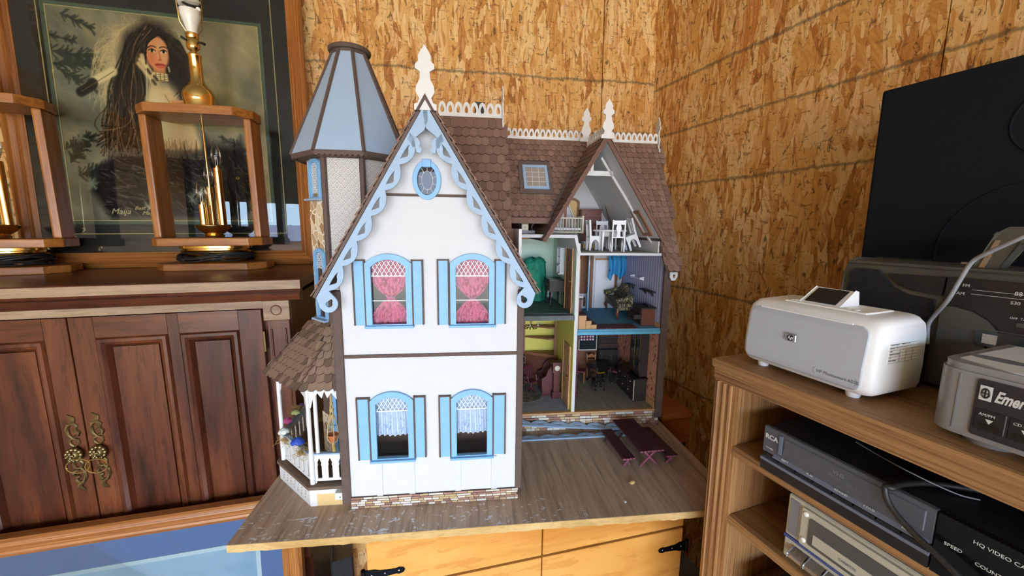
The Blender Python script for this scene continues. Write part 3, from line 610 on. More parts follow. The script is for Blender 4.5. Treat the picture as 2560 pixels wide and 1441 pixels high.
MB().box(-.110, 0, 0, .21, .0, .815).build('body', 'orange_pine', bx); MB().box(-.112, .003, -.004, .212, .818, .84).build('lid', 'orange_pine', bx, bevel=.003, seg=2)
MB().prism([(-.02, .70), (-.02, .73), (-.09, .722), (-.09, .708)], -.006, .001).build('strap_hinge', 'black_iron', bx)
oc = MB().box(0, .085, 0, .011, 0, .80).build('osb_offcut', 'osb_back', M=Q.M((-.103, .235, 0), R(-6)))
tag(oc, 'weathered strand board offcut standing in the gap beside the pine chest', 'board')
tb = MB().box(0, .05, 0, .06, 0, .66).build('black_box', 'black_plastic', bevel=.004, M=Q.M((-.100, .160, 0), R(8)))
tag(tb, 'plain black box on the floor in the gap beside the pine chest', 'box')

# ================================================================ BOOKCASE AND ITS ELECTRONICS
bc = thing('bookcase', 'oak-veneer shelving unit with fluted edge posts along the strand board wall', 'bookcase', B.M())
BD, BL = .60, 1.12
MB().box(0, BL, 0, BD, BT-.017, BT).box(.003, BL-.003, .004, BD, BT-.0395, BT-.0165).build('top', 'case_oak', bc, bevel=.005, seg=2)
for a in (.010, BL-.062):
    MB().box(a+.002, a+.050, .010, BD-.01, 0, BT-.038).build('side_panel', 'case_oak_z', bc)
    ps = MB().box(a, a+.052, .004, .0105, 0, BT-.038)
    ps.build('post', 'case_oak_z', bc)
    for k in (.003, .017, .030): MB().tube([(a+k+.005, .0045, .02), (a+k+.005, .0045, BT-.04)], .0042, 6).build('flute', 'case_oak_z', bc, smooth=60)
for z0, z1 in ((1.037, 1.056), (.899, .916), (.74, .758), (.50, .518), (.1, .12)): MB().box(.060, BL-.060, .004 if z0 < 1.03 else .002, BD-.012, z0, z1).build('shelf', 'case_oak', bc, bevel=.0015)
MB().box(.02, BL-.02, BD-.012, BD-.004, 0, BT-.038).build('back_panel', 'case_oak_z', bc)

# --- photo printer
pr = thing('photo_printer', 'compact white photo printer with grey front cover and flip-up screen', 'printer', B.M((.034, .034, BT)))
prof = [(.006, .010), (.000, .020), (.000, .050), (.006, .098), (.012, .112), (.026, .119), (.100, .121), (.112, .114), (.118, .098), (.121, .040), (.118, .014), (.112, .008), (.014, .008)]
N = 10; m = MB(); rings = []
for i in range(N+1):
    t = i/N; e = 0.0
    x = .203*t
    k = min(t, 1-t)*.203; s = 1.0 if k > .016 else 1-.09*(1-math.sqrt(max(0, 1-(1-k/.016)**2)))
    rings.append((x, s))
rings = [(0, .86), (.0022, .91), (.006, .955), (.012, .985), (.02, 1), (.1, 1), (.183, 1), (.191, .985), (.197, .955), (.2008, .91), (.203, .86)]
vs = []
for x, s in rings: vs += [(x, .060+(y-.060)*s, .062+(z-.062)*s) for y, z in prof]
n = len(prof); fs = [(i*n+j, (i+1)*n+j, (i+1)*n+(j+1) % n, i*n+(j+1) % n) for i in range(len(rings)-1) for j in range(n)] + [tuple(range(n)), tuple((len(rings)-1)*n+j for j in range(n-1, -1, -1))]
m.add(vs, fs).build('case', 'white_plastic', pr, smooth=50)
def rrect(x0, x1, z0, z1, r, n=5):
    o = []
    for cx, cz, a0 in ((x1-r, z0+r, -90), (x1-r, z1-r, 0), (x0+r, z1-r, 90), (x0+r, z0+r, 180)): o += [(cx+r*math.cos(R(a0+90*k/n)), cz+r*math.sin(R(a0+90*k/n))) for k in range(n+1)]
    return o
def curved(poly):   # lay a flat outline onto the bulged front
    g = [(.014, .004), (.020, -.0006), (.050, -.0006), (.098, .0054), (.112, .0114)]
    def f(z):
        for (a, b), (c, d) in zip(g, g[1:]):
            if z <= c: return b+(d-b)*(z-a)/(c-a)
        return g[-1][1]
    return f
fy = curved(None)
mm = MB()
zs = [.017, .022, .03, .05, .07, .09, .098, .106]
po = rrect(.012, .190, .015, .107, .012)
def half(z):
    r = .012; d = 0 if .015+r <= z <= .107-r else (r-math.sqrt(max(0, r*r-(max(.015+r-z, z-.107+r))**2))); return .012+d, .190-d
rowv = []
for k in range(25):
    z = .0152+(.1068-.0152)*k/24; a, b = half(z); rowv.append((z, a, b))
vs = [(x, fy(z)-.0024, z) for z, a, b in rowv for x in (a, b)]+[(x, fy(z)+.004, z) for z, a, b in rowv for x in (a, b)]
o2 = 50; fs = [(2*k, 2*k+1, 2*k+3, 2*k+2) for k in range(24)]+[(o2+2*k, 2*k, 2*k+2, o2+2*k+2) for k in range(24)]+[(2*k+1, o2+2*k+1, o2+2*k+3, 2*k+3) for k in range(24)]+[(0, o2, o2+1, 1), (48, 49, o2+49, o2+48)]
fc = mm.add(vs, fs).build('front_cover', 'printer_grey', pr)
tilt = Matrix.Rotation(R(90), 4, 'X')
b = MB().box(.080, .098, -.0042, .0, .062, .0745).build('badge', 'steel', fc, bevel=.001)
MB().lathe([(.0052, 0), (.0052, .0006)], 24, M=Matrix.Translation((.089, -.0042, .0682)) @ Matrix.Rotation(R(90), 4, 'X')).build('badge_disc', 'black_plastic', fc)
text('hp', .0085, fc, (.0853, -.0051, .0662), FRONT, 'off_white', shear=.35)
plastic('print_grey', '#6c6e76', .5)
text('HP Photosmart A526', .0065, fc, (.133, -.0032, .0265), FRONT, 'print_grey')
for x0, s in ((.128, 1), (.187, -1)): MB().tube([(x0+s*.003, -.0028, .034), (x0, -.0028, .031), (x0, -.0028, .026), (x0+s*.003, -.0028, .023)], .0004, 4).build('rib', 'print_grey', fc)
MB().tube([(.03, .0035, .1085), (.17, .0035, .1085)], .0013, 6).build('cover_lip', 'white_plastic', fc)
MB().box(.05, .20-.03, .03, .095, .1195, .1222).build('control_deck', 'off_white', pr, bevel=.001)
scr = MB().prism([(.036, .121), (.075, .145), (.082, .143), (.086, .121)], .070, .128, 'yz').build('flip_screen', 'white_plastic', pr, bevel=.0015, seg=2)
MB().prism([(.0405, .1245), (.0715, .1435), (.0712, .1445), (.040, .1255)], .076, .122, 'yz').build('display', 'black_gloss', scr)
for x in (.055, .062, .14, .150): MB().box(x, x+.005, .036, .044, .122, .1238).build('button', 'white_plastic', pr, bevel=.0008)
for x, y in ((.03, .02), (.172, .02), (.03, .1), (.172, .1)): MB().lathe([(.008, 0), (.009, .003), (.009, .011)], 14, (x, y, 0)).build('foot', 'white_plastic', pr, smooth=40)
SIDE = Matrix.Rotation(R(90), 4, 'Z') @ Matrix.Rotation(R(90), 4, 'X')    # text on a +x face
st = MB().box(.2028, .2036, .027, .094, .058, .087).build('label_sticker', 'off_white', pr)
plastic('ink_blue', '#3c4a80', .6); plastic('ink_dark', '#4c4450', .6)
for k in range(7): MB().box(.2035, .2038, .027, .094, .0583+.0045*k if k else .0583, .0586+.0045*k).build('rule_line', 'ink_dark', st)
for y in (.051, .065, .08): MB().box(.2035, .2038, y, y+.0003, .0583, .0763).build('rule_line', 'ink_dark', st)
for k, s in enumerate(('Team PP Name      Transco PT Line', 'Process I    LP  1   2   3   4   5', 'Date', 'Team PP Colleague', 'Cat', 'MCR number')): text(s, .0030, st, (.2039, .028, .0837-.0045*k), SIDE, 'ink_dark', extrude=.00005)
# --- bulky cassette radio
plastic('radio_case', '#4c4b42', .45); plastic('radio_panel', '#1c1b1a', .35); plastic('mesh_black', '#141416', .8); plastic('lettering_pale', '#c9c8c0', .6); plastic('radio_window', '#2c3436', .1)
rd = thing('radio_cassette_player', 'dark grey portable radio cassette player with carrying handle behind the printer', 'radio', B.M((.088, .205, BT)))
m = MB(); m.prism([(y, z) for y, z in ((0, .0037), (-.004, .10), (.002, .165), (.012, .182), (.03, .187), (.09, .187), (.105, .17), (.11, .0037))], 0, .56, 'yz').build('case', 'radio_case', rd, bevel=.010, seg=3, smooth=50)
gr = MB().prism([(.012, .012), (.128, .012), (.128, .136), (.095, .139), (.075, .148), (.060, .165), (.052, .174), (.02, .174), (.012, .166)], -.0075, -.002).build('speaker_grille', 'mesh_black', rd)
for r in range(16):
    for c in range(3): pass
MB().prism([(.066, .169), (.08, .153), (.096, .146), (.134, .143), (.136, .171)], -.006, .004).build('grille_cap', 'radio_panel', rd)
dp = MB().box(.138, .545, -.0055, .003, .105, .172).build('tuner_panel', 'radio_panel', rd)
text('FM', .006, dp, (.155, -.006, .160), FRONT, 'lettering_pale'); text('AM', .006, dp, (.150, -.006, .148), FRONT, 'lettering_pale')
for i, (a, b) in enumerate((('88', '530'), ('92', '600'), ('96', '700'), ('100', '900'), ('104', '1200'))):
    text(a, .0075, dp, (.205+.024*i, -.006, .155), FRONT, 'lettering_pale'); text(b, .006, dp, (.203+.024*i, -.006, .143), FRONT, 'lettering_pale')
MB().box(.165, .33, -.0058, -.005, .1565, .157).box(.165, .33, -.0058, -.005, .1505, .151).build('dial_line', 'lettering_pale', dp)
MB().prism(rrect(.212, .234, .114, .120, .003), -.0075, -.004).build('slide_switch', 'radio_case', dp); text('OFF  TAPE  RADIO', .004, dp, (.205, -.006, .1235), FRONT, 'lettering_pale')
MB().prism([(.138, .01), (.138, .128), (.150, .130), (.170, .126), (.186, .116), (.196, .104), (.2, .09), (.18, .09), (.245, .01)], -.0105, -.001).build('side_cover', 'radio_case', rd)
tw = MB().prism(rrect(.178, .42, .082, .103, .004), -.013, -.001).build('tape_counter_window', 'radio_window', rd)
MB().box(.186, .2, -.0135, -.012, .086, .099).build('dial_roller', 'steel', tw); MB().ball((.24, -.012, .092), .006, 10, (1, .5, 1)).build('dial_knob', 'black_gloss', tw, smooth=60)
MB().prism([(.198, .08), (.42, .08), (.42, .01), (.255, .01)], -.012, -.001).build('cassette_door', 'radio_window', rd)
hd = MB().prism([(.150, .183), (.166, .235), (.178, .242), (.45, .242), (.462, .235), (.478, .183), (.465, .183), (.452, .222), (.19, .222), (.17, .183)], .03, .052).build('handle', 'radio_case', rd, bevel=.003, seg=2)
MB().prism([(.1535, .184), (.1665, .226), (.172, .226), (.160, .184)], .0285, .031).build('handle_trim', 'steel', hd)
MB().tube([(.128, .05, .189), (.142, .05, .189)], .003, 8).build('aerial_tip', 'steel', rd, smooth=40)
# --- loudspeaker
plastic('speaker_cloth', '#1b1d22', .95, .1)
sp = thing('loudspeaker', 'tall black loudspeaker with dusty cloth front standing behind the radio', 'speaker', B.M((.028, .345, BT)))
MB().box(0, .46, .012, .235, 0, .505).build('cabinet', 'black_plastic', sp, bevel=.004, seg=2)
MB().box(.002, .458, 0, .0125, .006, .503).build('grille_cloth', 'speaker_cloth', sp, bevel=.005, seg=2)
for z, r in ((.20, .115), (.40, .05)): MB().torus((.23, .0, z), r, .0018, 'y', 48, 6).build('driver_ring', 'speaker_cloth', sp, smooth=60)
# --- silver compact player at the near end of the top
plastic('silver_plastic', '#868684', .32); plastic('silver_dark', '#77777a', .35); plastic('fascia_dark', '#28282c', .3); plastic('paper', '#cfd0d2', .7)
em = thing('compact_disc_player', 'silver compact player with dark fascia beside the photo printer', 'player', B.M((.298, .030, BT)))
arc = [(.022-.022*math.cos(R(a)), .022-.022*math.sin(R(a))) for a in range(0, 91, 10)]
body = arc+[(.35, 0), (.35, .16), (0, .16)]
MB().prism(body, .008, .083, 'xy').build('case', 'silver_plastic', em, smooth=30)
MB().prism([(x*.985+.002, y*.985+.002) for x, y in body], .083, .091, 'xy').build('lid', 'silver_plastic', em, smooth=30)
pa = MB().prism([(.012, .022), (.06, .006), (.34, .006), (.34, .15), (.012, .15)], .091, .0922, 'xy').build('printed_sheet', 'paper', em)
TOP = Matrix.Rotation(R(0), 4, 'Z')
for k in range(6): text('CD-R/RW compatible digital audio', .006, pa, (.09, .03+.010*k, .0924), TOP, 'print_grey', extrude=.00003)
for x, y, w in ((.035, .05, .03), (.10, .02, .022), (.16, .06, .03)): MB().lathe([(1, 0), (1, .0003)], 14, M=Matrix.Translation((x, y, .0922)) @ Matrix.Diagonal((w*.9, w*.35, 1, 1))).build('dark_print', 'print_grey', pa)
MB().box(.0225, .0240, -.001, .004, .014, .080).build('seam', 'silver_dark', em)
fa = MB().prism(rrect(.0375, .345, .014, .079, .003), -.0018, .003).build('fascia', 'fascia_dark', em)
MB().box(.0405, .0500, -.0026, -.001, .056, .0725).build('logo_tile', 'lettering_pale', fa); MB().torus((.0452, -.0026, .0642), .0040, .0008, 'y', 20, 5, (.75, 1.3)).build('logo_ring', 'black_plastic', fa); MB().tube([(.0452, -.003, .0598), (.0452, -.003, .0688)], .0007, 4).build('logo_bar', 'black_plastic', fa); MB().tube([(.0427, -.003, .0642), (.0478, -.003, .0642)], .0007, 4).build('logo_bar', 'black_plastic', fa)
text('Emerson', .0175, fa, (.0520, -.002, .0575), FRONT @ Matrix.Diagonal((.56, 1, 1, 1)), 'lettering_pale', shear=.38, bold=.0005)
for x0, x1, s in ((.040, .0635, 'AM/FM'), (.0655, .090, 'CD AUX')):
    k = MB().box(x0, x1, -.0028, -.001, .022, .046).build('panel_key', 'radio_panel', fa, bevel=.0006); text(s, .0042, k, (x0+.003, -.003, .039), FRONT, 'lettering_pale'); MB().box((x0+x1)/2-.008, (x0+x1)/2+.008, -.0034, -.002, .025, .030).build('slot', 'black_gloss', k); MB().prism([((x0+x1)/2-.003, .036), ((x0+x1)/2+.003, .036), ((x0+x1)/2, .031)], -.0034, -.002).build('arrow', 'lettering_pale', k)
for x, y in ((.045, .03), (.31, .03), (.045, .125), (.31, .125)): MB().lathe([(.022, 0), (.024, .009)], 24, (x, y, 0)).build('foot', 'silver_plastic', em, smooth=40)
# --- video recorder
plastic('vcr_grey', '#4e5058', .42); plastic('vcr_black', '#15161a', .45); plastic('vcr_light', '#666c7a', .4)
vc = thing('video_recorder', 'black and grey video cassette recorder on the upper shelf', 'video recorder', B.M((.124, -.012, 1.056)))
MB().box(0, .43, .012, .34, .004, .072).build('case', 'vcr_black', vc, bevel=.002)
MB().box(.0, .212, .004, .0125, .030, .0735).build('fascia', 'vcr_grey', vc, bevel=.001)
MB().box(.0345, .204, .0025, .006, .041, .0675).build('cassette_flap', 'vcr_grey', vc, bevel=.001); MB().box(.0275, .032, .0015, .006, .039, .069).build('flap_end', 'vcr_light', vc)
text('RCA', .0105, vc, (.0035, .0036, .0545), FRONT, 'lettering_pale', bold=.0003); text('POWER', .0035, vc, (.006, .0036, .038), FRONT, 'lettering_pale')
text('VHS', .008, vc, (.105, .0022, .054), FRONT, 'print_grey', bold=.0003); text('PROGRAMMING', .0048, vc, (.101, .0022, .048), FRONT, 'print_grey')
MB().prism([(.0, .0285), (.0065, .037), (.0065, .028)], .02, .21, 'yz').build('button_ledge', 'vcr_light', vc)
for x, s in ((.034, 'EJECT'), (.072, 'PLAY'), (.110, 'REWIND'), (.145, 'F.FWD'), (.185, 'REC')): text(s, .0042, vc, (x, .0018, .0315), FRONT, 'lettering_pale')
MB().box(.0, .212, .006, .0125, .0245, .028).build('gap_strip', 'black_gloss', vc)
for k in range(7): MB().box(.03+.026*k, .054+.026*k, .003, .007, .0215, .0255).build('button', 'vcr_black', vc)
MB().box(.0, .212, .001, .0125, .016, .0205).build('grey_strip', 'vcr_light', vc); MB().box(.0, .212, .0025, .0125, .0, .016).build('base_strip', 'vcr_black', vc)
rp = MB().box(.214, .43, .003, .0125, .0, .0735).build('dark_fascia', 'black_gloss', vc)
text('HQ VIDEO CASSETTE RECORDER', .0058, rp, (.243, .0025, .0585), FRONT, 'lettering_pale'); text('SPEED', .0055, rp, (.222, .0025, .040), FRONT, 'lettering_pale'); text('COUNTER', .0055, rp, (.247, .0025, .036), FRONT, 'lettering_pale')
# --- cassette deck
plastic('champagne', '#b0aa98', .4); plastic('deck_window', '#53504c', .2)
dk = thing('cassette_deck', 'silver-grey cassette deck with screwed tape window on the lower shelf', 'tape deck', B.M((.160, .012, .916)))
MB().box(0, .43, .012, .26, .003, .108).build('case', 'black_plastic', dk)
MB().box(-.001, .431, .003, .0125, .0, .110).build('fascia', 'champagne', dk, bevel=.002)
MB().box(.004, .018, .0015, .004, .045, .104).build('end_cap', 'silver_dark', dk)
MB().prism(rrect(.024, .185, .042, .104, .003), -.001, .004).build('window_frame', 'champagne', dk)
w_ = MB().prism(rrect(.036, .15, .050, .094, .003), -.0022, .0).build('tape_window', 'deck_window', dk)
MB().box(.044, .14, -.003, -.001, .055, .072).build('cassette_rest', 'champagne', w_); text('CASSETTE', .005, w_, (.08, -.0034, .061), FRONT, 'print_grey')
for x in (.0305, .165):
    for z in (.052, .096): MB().lathe([(.0036, 0), (.0036, .0022), (.002, .003)], 14, M=Matrix.Translation((x, -.0005, z)) @ Matrix.Rotation(R(90), 4, 'X')).build('screw', 'off_white', dk, smooth=40)
MB().box(.195, .42, -.001, .004, .06, .1).build('meter_panel', 'champagne', dk); MB().box(.0, .43, .0, .004, .036, .0405).build('blue_strip', 'ink_blue', dk)
for k in range(6): MB().prism([(-.012, .014), (-.012, .02), (.004, .029), (.004, .014)], .016+.025*k, .038+.025*k, 'yz').build('lever_key', 'steel', dk, bevel=.001)
bb = tag(MB().box(0, .32, 0, .22, 0, .055).build('black_media_box', 'black_plastic', bevel=.002, M=B.M((.115, .02, .758))), 'flat black media box lying on the lowest visible shelf', 'box')
# --- loose cables
def bpath(pts): return [tuple(B.w((lambda a: (a[0], a[1], a[2]))(B.onY(x, y, d)))) for x, y, d in pts]
def smooth_path(P, k=6):
    P = [Vector(p) for p in P]; o = []
    for i in range(len(P)-1):
        p0, p1, p2, p3 = P[max(i-1, 0)], P[i], P[i+1], P[min(i+2, len(P)-1)]
        for j in range(k):
            f = j/k; o.append(.5*(2*p1+(p2-p0)*f+(2*p0-5*p1+4*p2-p3)*f*f+(3*p1-3*p2+p3-p0)*f**3))
    return o+[P[-1]]
def cable(name, pts, r, mat, label): tag(MB().tube(smooth_path(pts), r, 7).build(name, mat, smooth=60), label, 'cable')
cable('power_cable', [tuple(B.w((.345, .09, 1.1335))), tuple(B.w((.310, .045, 1.1335))), tuple(B.w((.297, .006, 1.1335))), tuple(B.w((.296, -.013, 1.1325)))]+bpath([(2212, 1218, -.0165), (2225, 1265, -.020), (2280, 1330, -.022), (2340, 1385, -.024), (2400, 1445, -.026), (2440, 1500, -.028)]), .0036, 'cord_black', 'black power cable hanging over the front of the video recorder')
cable('aerial_wire', [tuple(B.w(tuple(B.onZ(x, y, z)))) for x, y, z in ((2140, 1105, 1.1305), (2190, 1135, 1.1305), (2250, 1168, 1.1390), (2330, 1208, 1.1375), (2400, 1238, 1.131), (2450, 1250, 1.131))], .0009, 'cord_grey', 'thin pale wire draped under the bookcase top above the video recorder')
cable('speaker_lead', bpath([(2600, 572, .17), (2540, 600, .17), (2470, 632, .175), (2430, 655, .18), (2400, 700, .18), (2370, 750, .18), (2335, 790, .19), (2320, 815, .19), (2318, 860, .19)]), .0028, 'cord_grey', 'grey twin lead rising from behind the printer across the radio')
cable('black_cable_coil', [tuple(B.w((.20+.022*math.cos(a*.5)*(1+.1*math.sin(a)), .178+.012*math.sin(a*.5), BT+.004+.0028*a*.5))) for a in range(0, 40)], .0022, 'cord_black', 'coil of thin black cable lying behind the photo printer')
# ================================================================ THE DOLLHOUSE
paint('house_white', '#cccdcf', .6, .03, 30); paint('house_brown', BROWN, .7, .15, 60); paint('trim_brown', '#5c4a42', .75, .2, 90, bump=.2)
paint('blue', '#7fb2dc', .5, .06, 50); paint('blue_grey', '#98b2cc', .55, .08, 40); paint('tower_blue', '#9db4cc', .55, .05, 15); paint('shingle', '#806253', .75, .16, 70, bump=.15)
paint('shingle_b', '#765a4c', .75, .18, 70, bump=.15); paint('shingle_c', '#896b5b', .75, .18, 70, bump=.15); paint('porch_shingle', '#8a7360', .8, .2, 80, bump=.3); paint('shingle_edge', '#4c2f26', .8, .2, 90); paint('white_trim', '#d8d7d4', .55, .05, 60); paint('cream_wood', '#d8b87e', .7, .1, 25)
paint('lattice_white', '#e8eef4', .5, .03); paint('deck_brown', '#6b5748', .8, .2, 60); paint('door_brown', '#8a5a3c', .55, .15, 40); paint('tan_wood', '#b98f60', .6, .12, 50); paint('ghost_white', '#d6d3cc', .6, .06)
clearpane('pane', '#f4f6f8', .4); clearpane('pane_frost', '#c9c6cc', .3)
def scale_paper():
    t = NT('scale_paper'); sp = t.N('SeparateXYZ'); t.L(t.N('TexCoord').outputs['Object'], sp.inputs[0]); W, Hh = .0160, .0080
    hx = t.math('ADD', sp.outputs[0], t.math('MULTIPLY', sp.outputs[1], .35)); r = t.math('FLOOR', t.math('DIVIDE', sp.outputs[2], Hh)); fz = t.math('FRACT', t.math('DIVIDE', sp.outputs[2], Hh))
    fx = t.math('SUBTRACT', t.math('FRACT', t.math('ADD', t.math('DIVIDE', hx, W), t.math('MULTIPLY', t.math('MODULO', r, 2.0), .5))), .5)
    d = t.math('SQRT', t.math('ADD', t.math('MULTIPLY', t.math('MULTIPLY', fx, fx), 4.0), t.math('POWER', t.math('SUBTRACT', 1.0, fz), 2.0)))
    w = t.math('SINE', t.math('MULTIPLY', d, 17.0)); c = t.ramp(t.math('MULTIPLY_ADD', w, .5, .5), [(.0, '#6d6a66'), (.24, '#ccc9c4'), (1, '#dcd9d4')]); t.out(c, .6, 0, w, .5, .0006)
scale_paper()
def stone_mat():
    t = NT('stone_paper'); v = t.N('TexVoronoi', Scale=55.0); sr = t.coord((1, 1, .8)); t.L(sr, v.inputs['Vector']); e = t.N('TexVoronoi', feature='DISTANCE_TO_EDGE', Scale=55.0); t.L(sr, e.inputs['Vector'])
    s = t.N('SeparateColor'); t.L(v.outputs['Color'], s.inputs[0]); c = t.ramp(s.outputs[0], [(.0, '#a08056'), (.3, '#c8b08a'), (.6, '#d8c8a6'), (.85, '#9c7448')])
    c = t.mix(t.math('LESS_THAN', e.outputs[0], .05), c, '#e2dacb'); t.out(c, .75, 0, e.outputs[0], .4, .001)
stone_mat()
house = thing('dollhouse', 'three storey wooden dollhouse with brown shingled roofs, blue shutters and octagonal tower', 'dollhouse', H.M())
def part(mb, name, mat, parent=None, **k): return mb.build(name, mat, parent or house, **k)
SH = []        # every shingle: (matrix, mesh key, parent)
SHM = {}
def shingle_mesh(w, e, mat):
    k = (round(w, 4), round(e, 4), mat)
    if k not in SHM:
        c = w*.30; SHM[k] = MB().prism([(-w*.485+c, 0), (w*.485-c, 0), (w*.485, c*.8), (w*.485, e*1.45), (-w*.485, e*1.45), (-w*.485, c*.8)], 0, .0021, 'xy').mesh('shingle', mat); me = SHM[k]; me.materials.append(MT['shingle_edge']); [setattr(p, 'material_index', 1) for p in me.polygons if abs(p.normal.z) < .5]
    return k
def shingle_plane(parent, P0, U, V, v0, v1, urange, w, e, mats, keep=None, jit=.012, lift=.075):
    U = Vector(U).normalized(); V = Vector(V).normalized(); Nn = U.cross(V).normalized(); P0 = Vector(P0); rr = random.Random(hash((round(v1, 3), round(w, 4))) % 1000)
    rows = int((v1-v0)/e)+1
    for r in range(rows):
        v = v0+r*e
        if v > v1-.15*e: break
        a, b = urange(v); n = int((b-a)/w)+2
        for i in range(n):
            u = a+w*(i+(.5 if r % 2 else 0.0))
            if u < a+w*.15 or u > b-w*.15 or (keep and not keep(u, v)): continue
            M = Matrix.Identity(4); ja = rr.gauss(0, jit); l = lift+rr.gauss(0, .006)
            Vt = (V*math.cos(l)-Nn*math.sin(l)); Nt = (Nn*math.cos(l)+V*math.sin(l))
            Ur = U*math.cos(ja)+Vt*math.sin(ja); Vr = Vt*math.cos(ja)-U*math.sin(ja)
            for k, c in enumerate((Ur, Vr, Nt)): M[0][k], M[1][k], M[2][k] = c
            M.translation = P0+U*u+V*v+Nn*(.0012+e*math.sin(lift)*1.25+rr.uniform(0, .0006))
            SH.append((M, shingle_mesh(w, e, mats[rr.randrange(len(mats))]), parent))
SMATS = ['shingle', 'shingle', 'shingle_b', 'shingle_c']
def quadslab(P, t, name, mat, parent=None):     # P: four corners, slab grown along the normal by t
    P = [Vector(p) for p in P]; n = (P[1]-P[0]).cross(P[3]-P[0]).normalized()*t
    return part(MB().add(P+[p+n for p in P], [(3, 2, 1, 0), (4, 5, 6, 7), (0, 1, 5, 4), (1, 2, 6, 5), (2, 3, 7, 6), (3, 0, 4, 7)]), name, mat, parent)
# ---------------------------------------------------------------- stone-print foundations, brick by brick
for i, c in enumerate(('#cfc4b2', '#b48c76', '#8e6a58', '#bfa57c', '#d8d0c4', '#9e7462')): paint('brick%d' % i, c, .7, .1, 120)
paint('grout', '#3a302c', .8, .1)
BRK = {}
def bricks(x0, x1, y, z0, z1, rows, seed):
    f = part(MB().box(x0, x1, y, y+.012, z0, z1), 'foundation', 'grout'); rr = random.Random(seed); h = (z1-z0)/rows
    for r in range(rows):
        x = x0
        while x < x1-.003:
            w = rr.choice((.012, .015, .018, .022)) if r < rows*.5 else rr.choice((.014, .02, .026, .032)); w = min(w, x1-x)
            hh = h*(1.0 if r < rows*.5 else .92); key = (round(w, 4), round(hh, 4), rr.randrange(6))
            if key not in BRK: BRK[key] = MB().box(.0006, w-.0006, -.0010, 0, .0006, hh-.0005).mesh('brick', 'brick%d' % key[2])
            o = link('brick', BRK[key], f); o.location = (x, y, z0+r*h); x += w
    return f
bricks(.0, .361, -.003, 0, .0265, 5, 1)
bricks(.366, .836, .290, 0, .050, 6, 2)
part(MB().box(.36, .836, .288, .30, .050, .0555), 'sill_strip', 'tan_wood')
# ---------------------------------------------------------------- windows
def arch(x0, x1, z0, z1, rise, n=10):
    c = (x0+x1)/2; w = (x1-x0)/2; rad = (w*w+rise*rise)/(2*rise); a = math.asin(min(1, w/rad))
    return [(x0, z0), (x1, z0)]+[(c+rad*math.sin(a-2*a*k/n), z1-rad+rad*math.cos(a-2*a*k/n)) for k in range(n+1)]
WXZ = []
def facade_window(xc, z0, z1, w, lat, bar2, sh_l, sh_r, name):
    x0, x1 = xc-w/2, xc+w/2; f = .0115
    WXZ.append(arch(x0+f*.7, x1-f*.7, z0, z1-f*.7, .016))
    fr = part(MB().prism(arch(x0, x1, z0-.002, z1, .019), -.007, .001, 'xz', [arch(x0+f, x1-f, z0+.001, z1-f, .015)]), 'window_frame', 'blue', bevel=.001)
    for s, xx in ((1, x0-.0008), (-1, x1+.0008)): part(MB().box(xx-.0008, xx+.0008, -.0055, 0, z0, z1-.02), 'jamb_edge', 'trim_brown', fr)
    part(MB().box(x0-.003, x1+.003, -.014, .002, z0-.006, z0-.001), 'window_sill', 'blue', fr, bevel=.001)
    part(MB().prism(arch(x0+f*.8, x1-f*.8, z0, z1-f*.8, .015), .002, .0026), 'pane', 'pane', fr)
    m = MB(); s = .0088; k = -30; lw = .0006; a, b = x0+f, x1-f
    for k in range(-14, 26):          # diamond lattice, clipped to the upper light
        for sg in (1, -1):
            xa, za = (a+k*s, lat) if sg == 1 else (b-k*s, lat)
            pts = []
            for q in range(0, 40):
                zz = lat+q*.0022; x = xa+sg*(zz-lat)*.62
                lim = z1-f-.0015-((x-xc)/(w/2))**2*.015
                if a <= x <= b and zz <= lim: pts.append((x, zz))
            if len(pts) > 1:
                p, q = pts[0], pts[-1]; m.add([(p[0]-lw, .0012, p[1]), (p[0]+lw, .0012, p[1]), (q[0]+lw, .0012, q[1]), (q[0]-lw, .0012, q[1]), (p[0]-lw, .002, p[1]), (p[0]+lw, .002, p[1]), (q[0]+lw, .002, q[1]), (q[0]-lw, .002, q[1])], [(0, 1, 2, 3), (7, 6, 5, 4), (0, 3, 7, 4), (1, 5, 6, 2)])
    stuff(part(m, 'lattice', 'lattice_white', fr))
    part(MB().box(a, b, .0008, .0022, lat-.001, lat+.001), 'glazing_bar', 'lattice_white', fr)
    if bar2: part(MB().box(a, b, .0008, .0022, bar2-.0008, bar2+.0008), 'glazing_bar', 'lattice_white', fr)
    for a, b in (sh_l, sh_r):
        sh = part(MB().box(a, b, -.005, .0005, z0-.001, z1-.013), 'shutter', 'blue')
        for e in (a, b): part(MB().box(e-.0016, e+.0016, -.0065, .0, z0-.001, z1-.0115), 'edge_strip', 'trim_brown', sh)
        part(MB().box(a, b, -.0065, 0, z1-.0142, z1-.0118), 'edge_strip', 'trim_brown', sh)
    return fr
facade_window(.0945, .406, .549, .090, .504, .454, (.027, .0485), (.1405, .161), 'u1')
facade_window(.2605, .405, .550, .090, .504, .454, (.191, .2125), (.3065, .328), 'u2')
facade_window(.092, .114, .263, .088, .218, None, (.022, .046), (.138, .160), 'l1')
facade_window(.2585, .112, .262, .088, .216, None, (.190, .213), (.304, .330), 'l2')
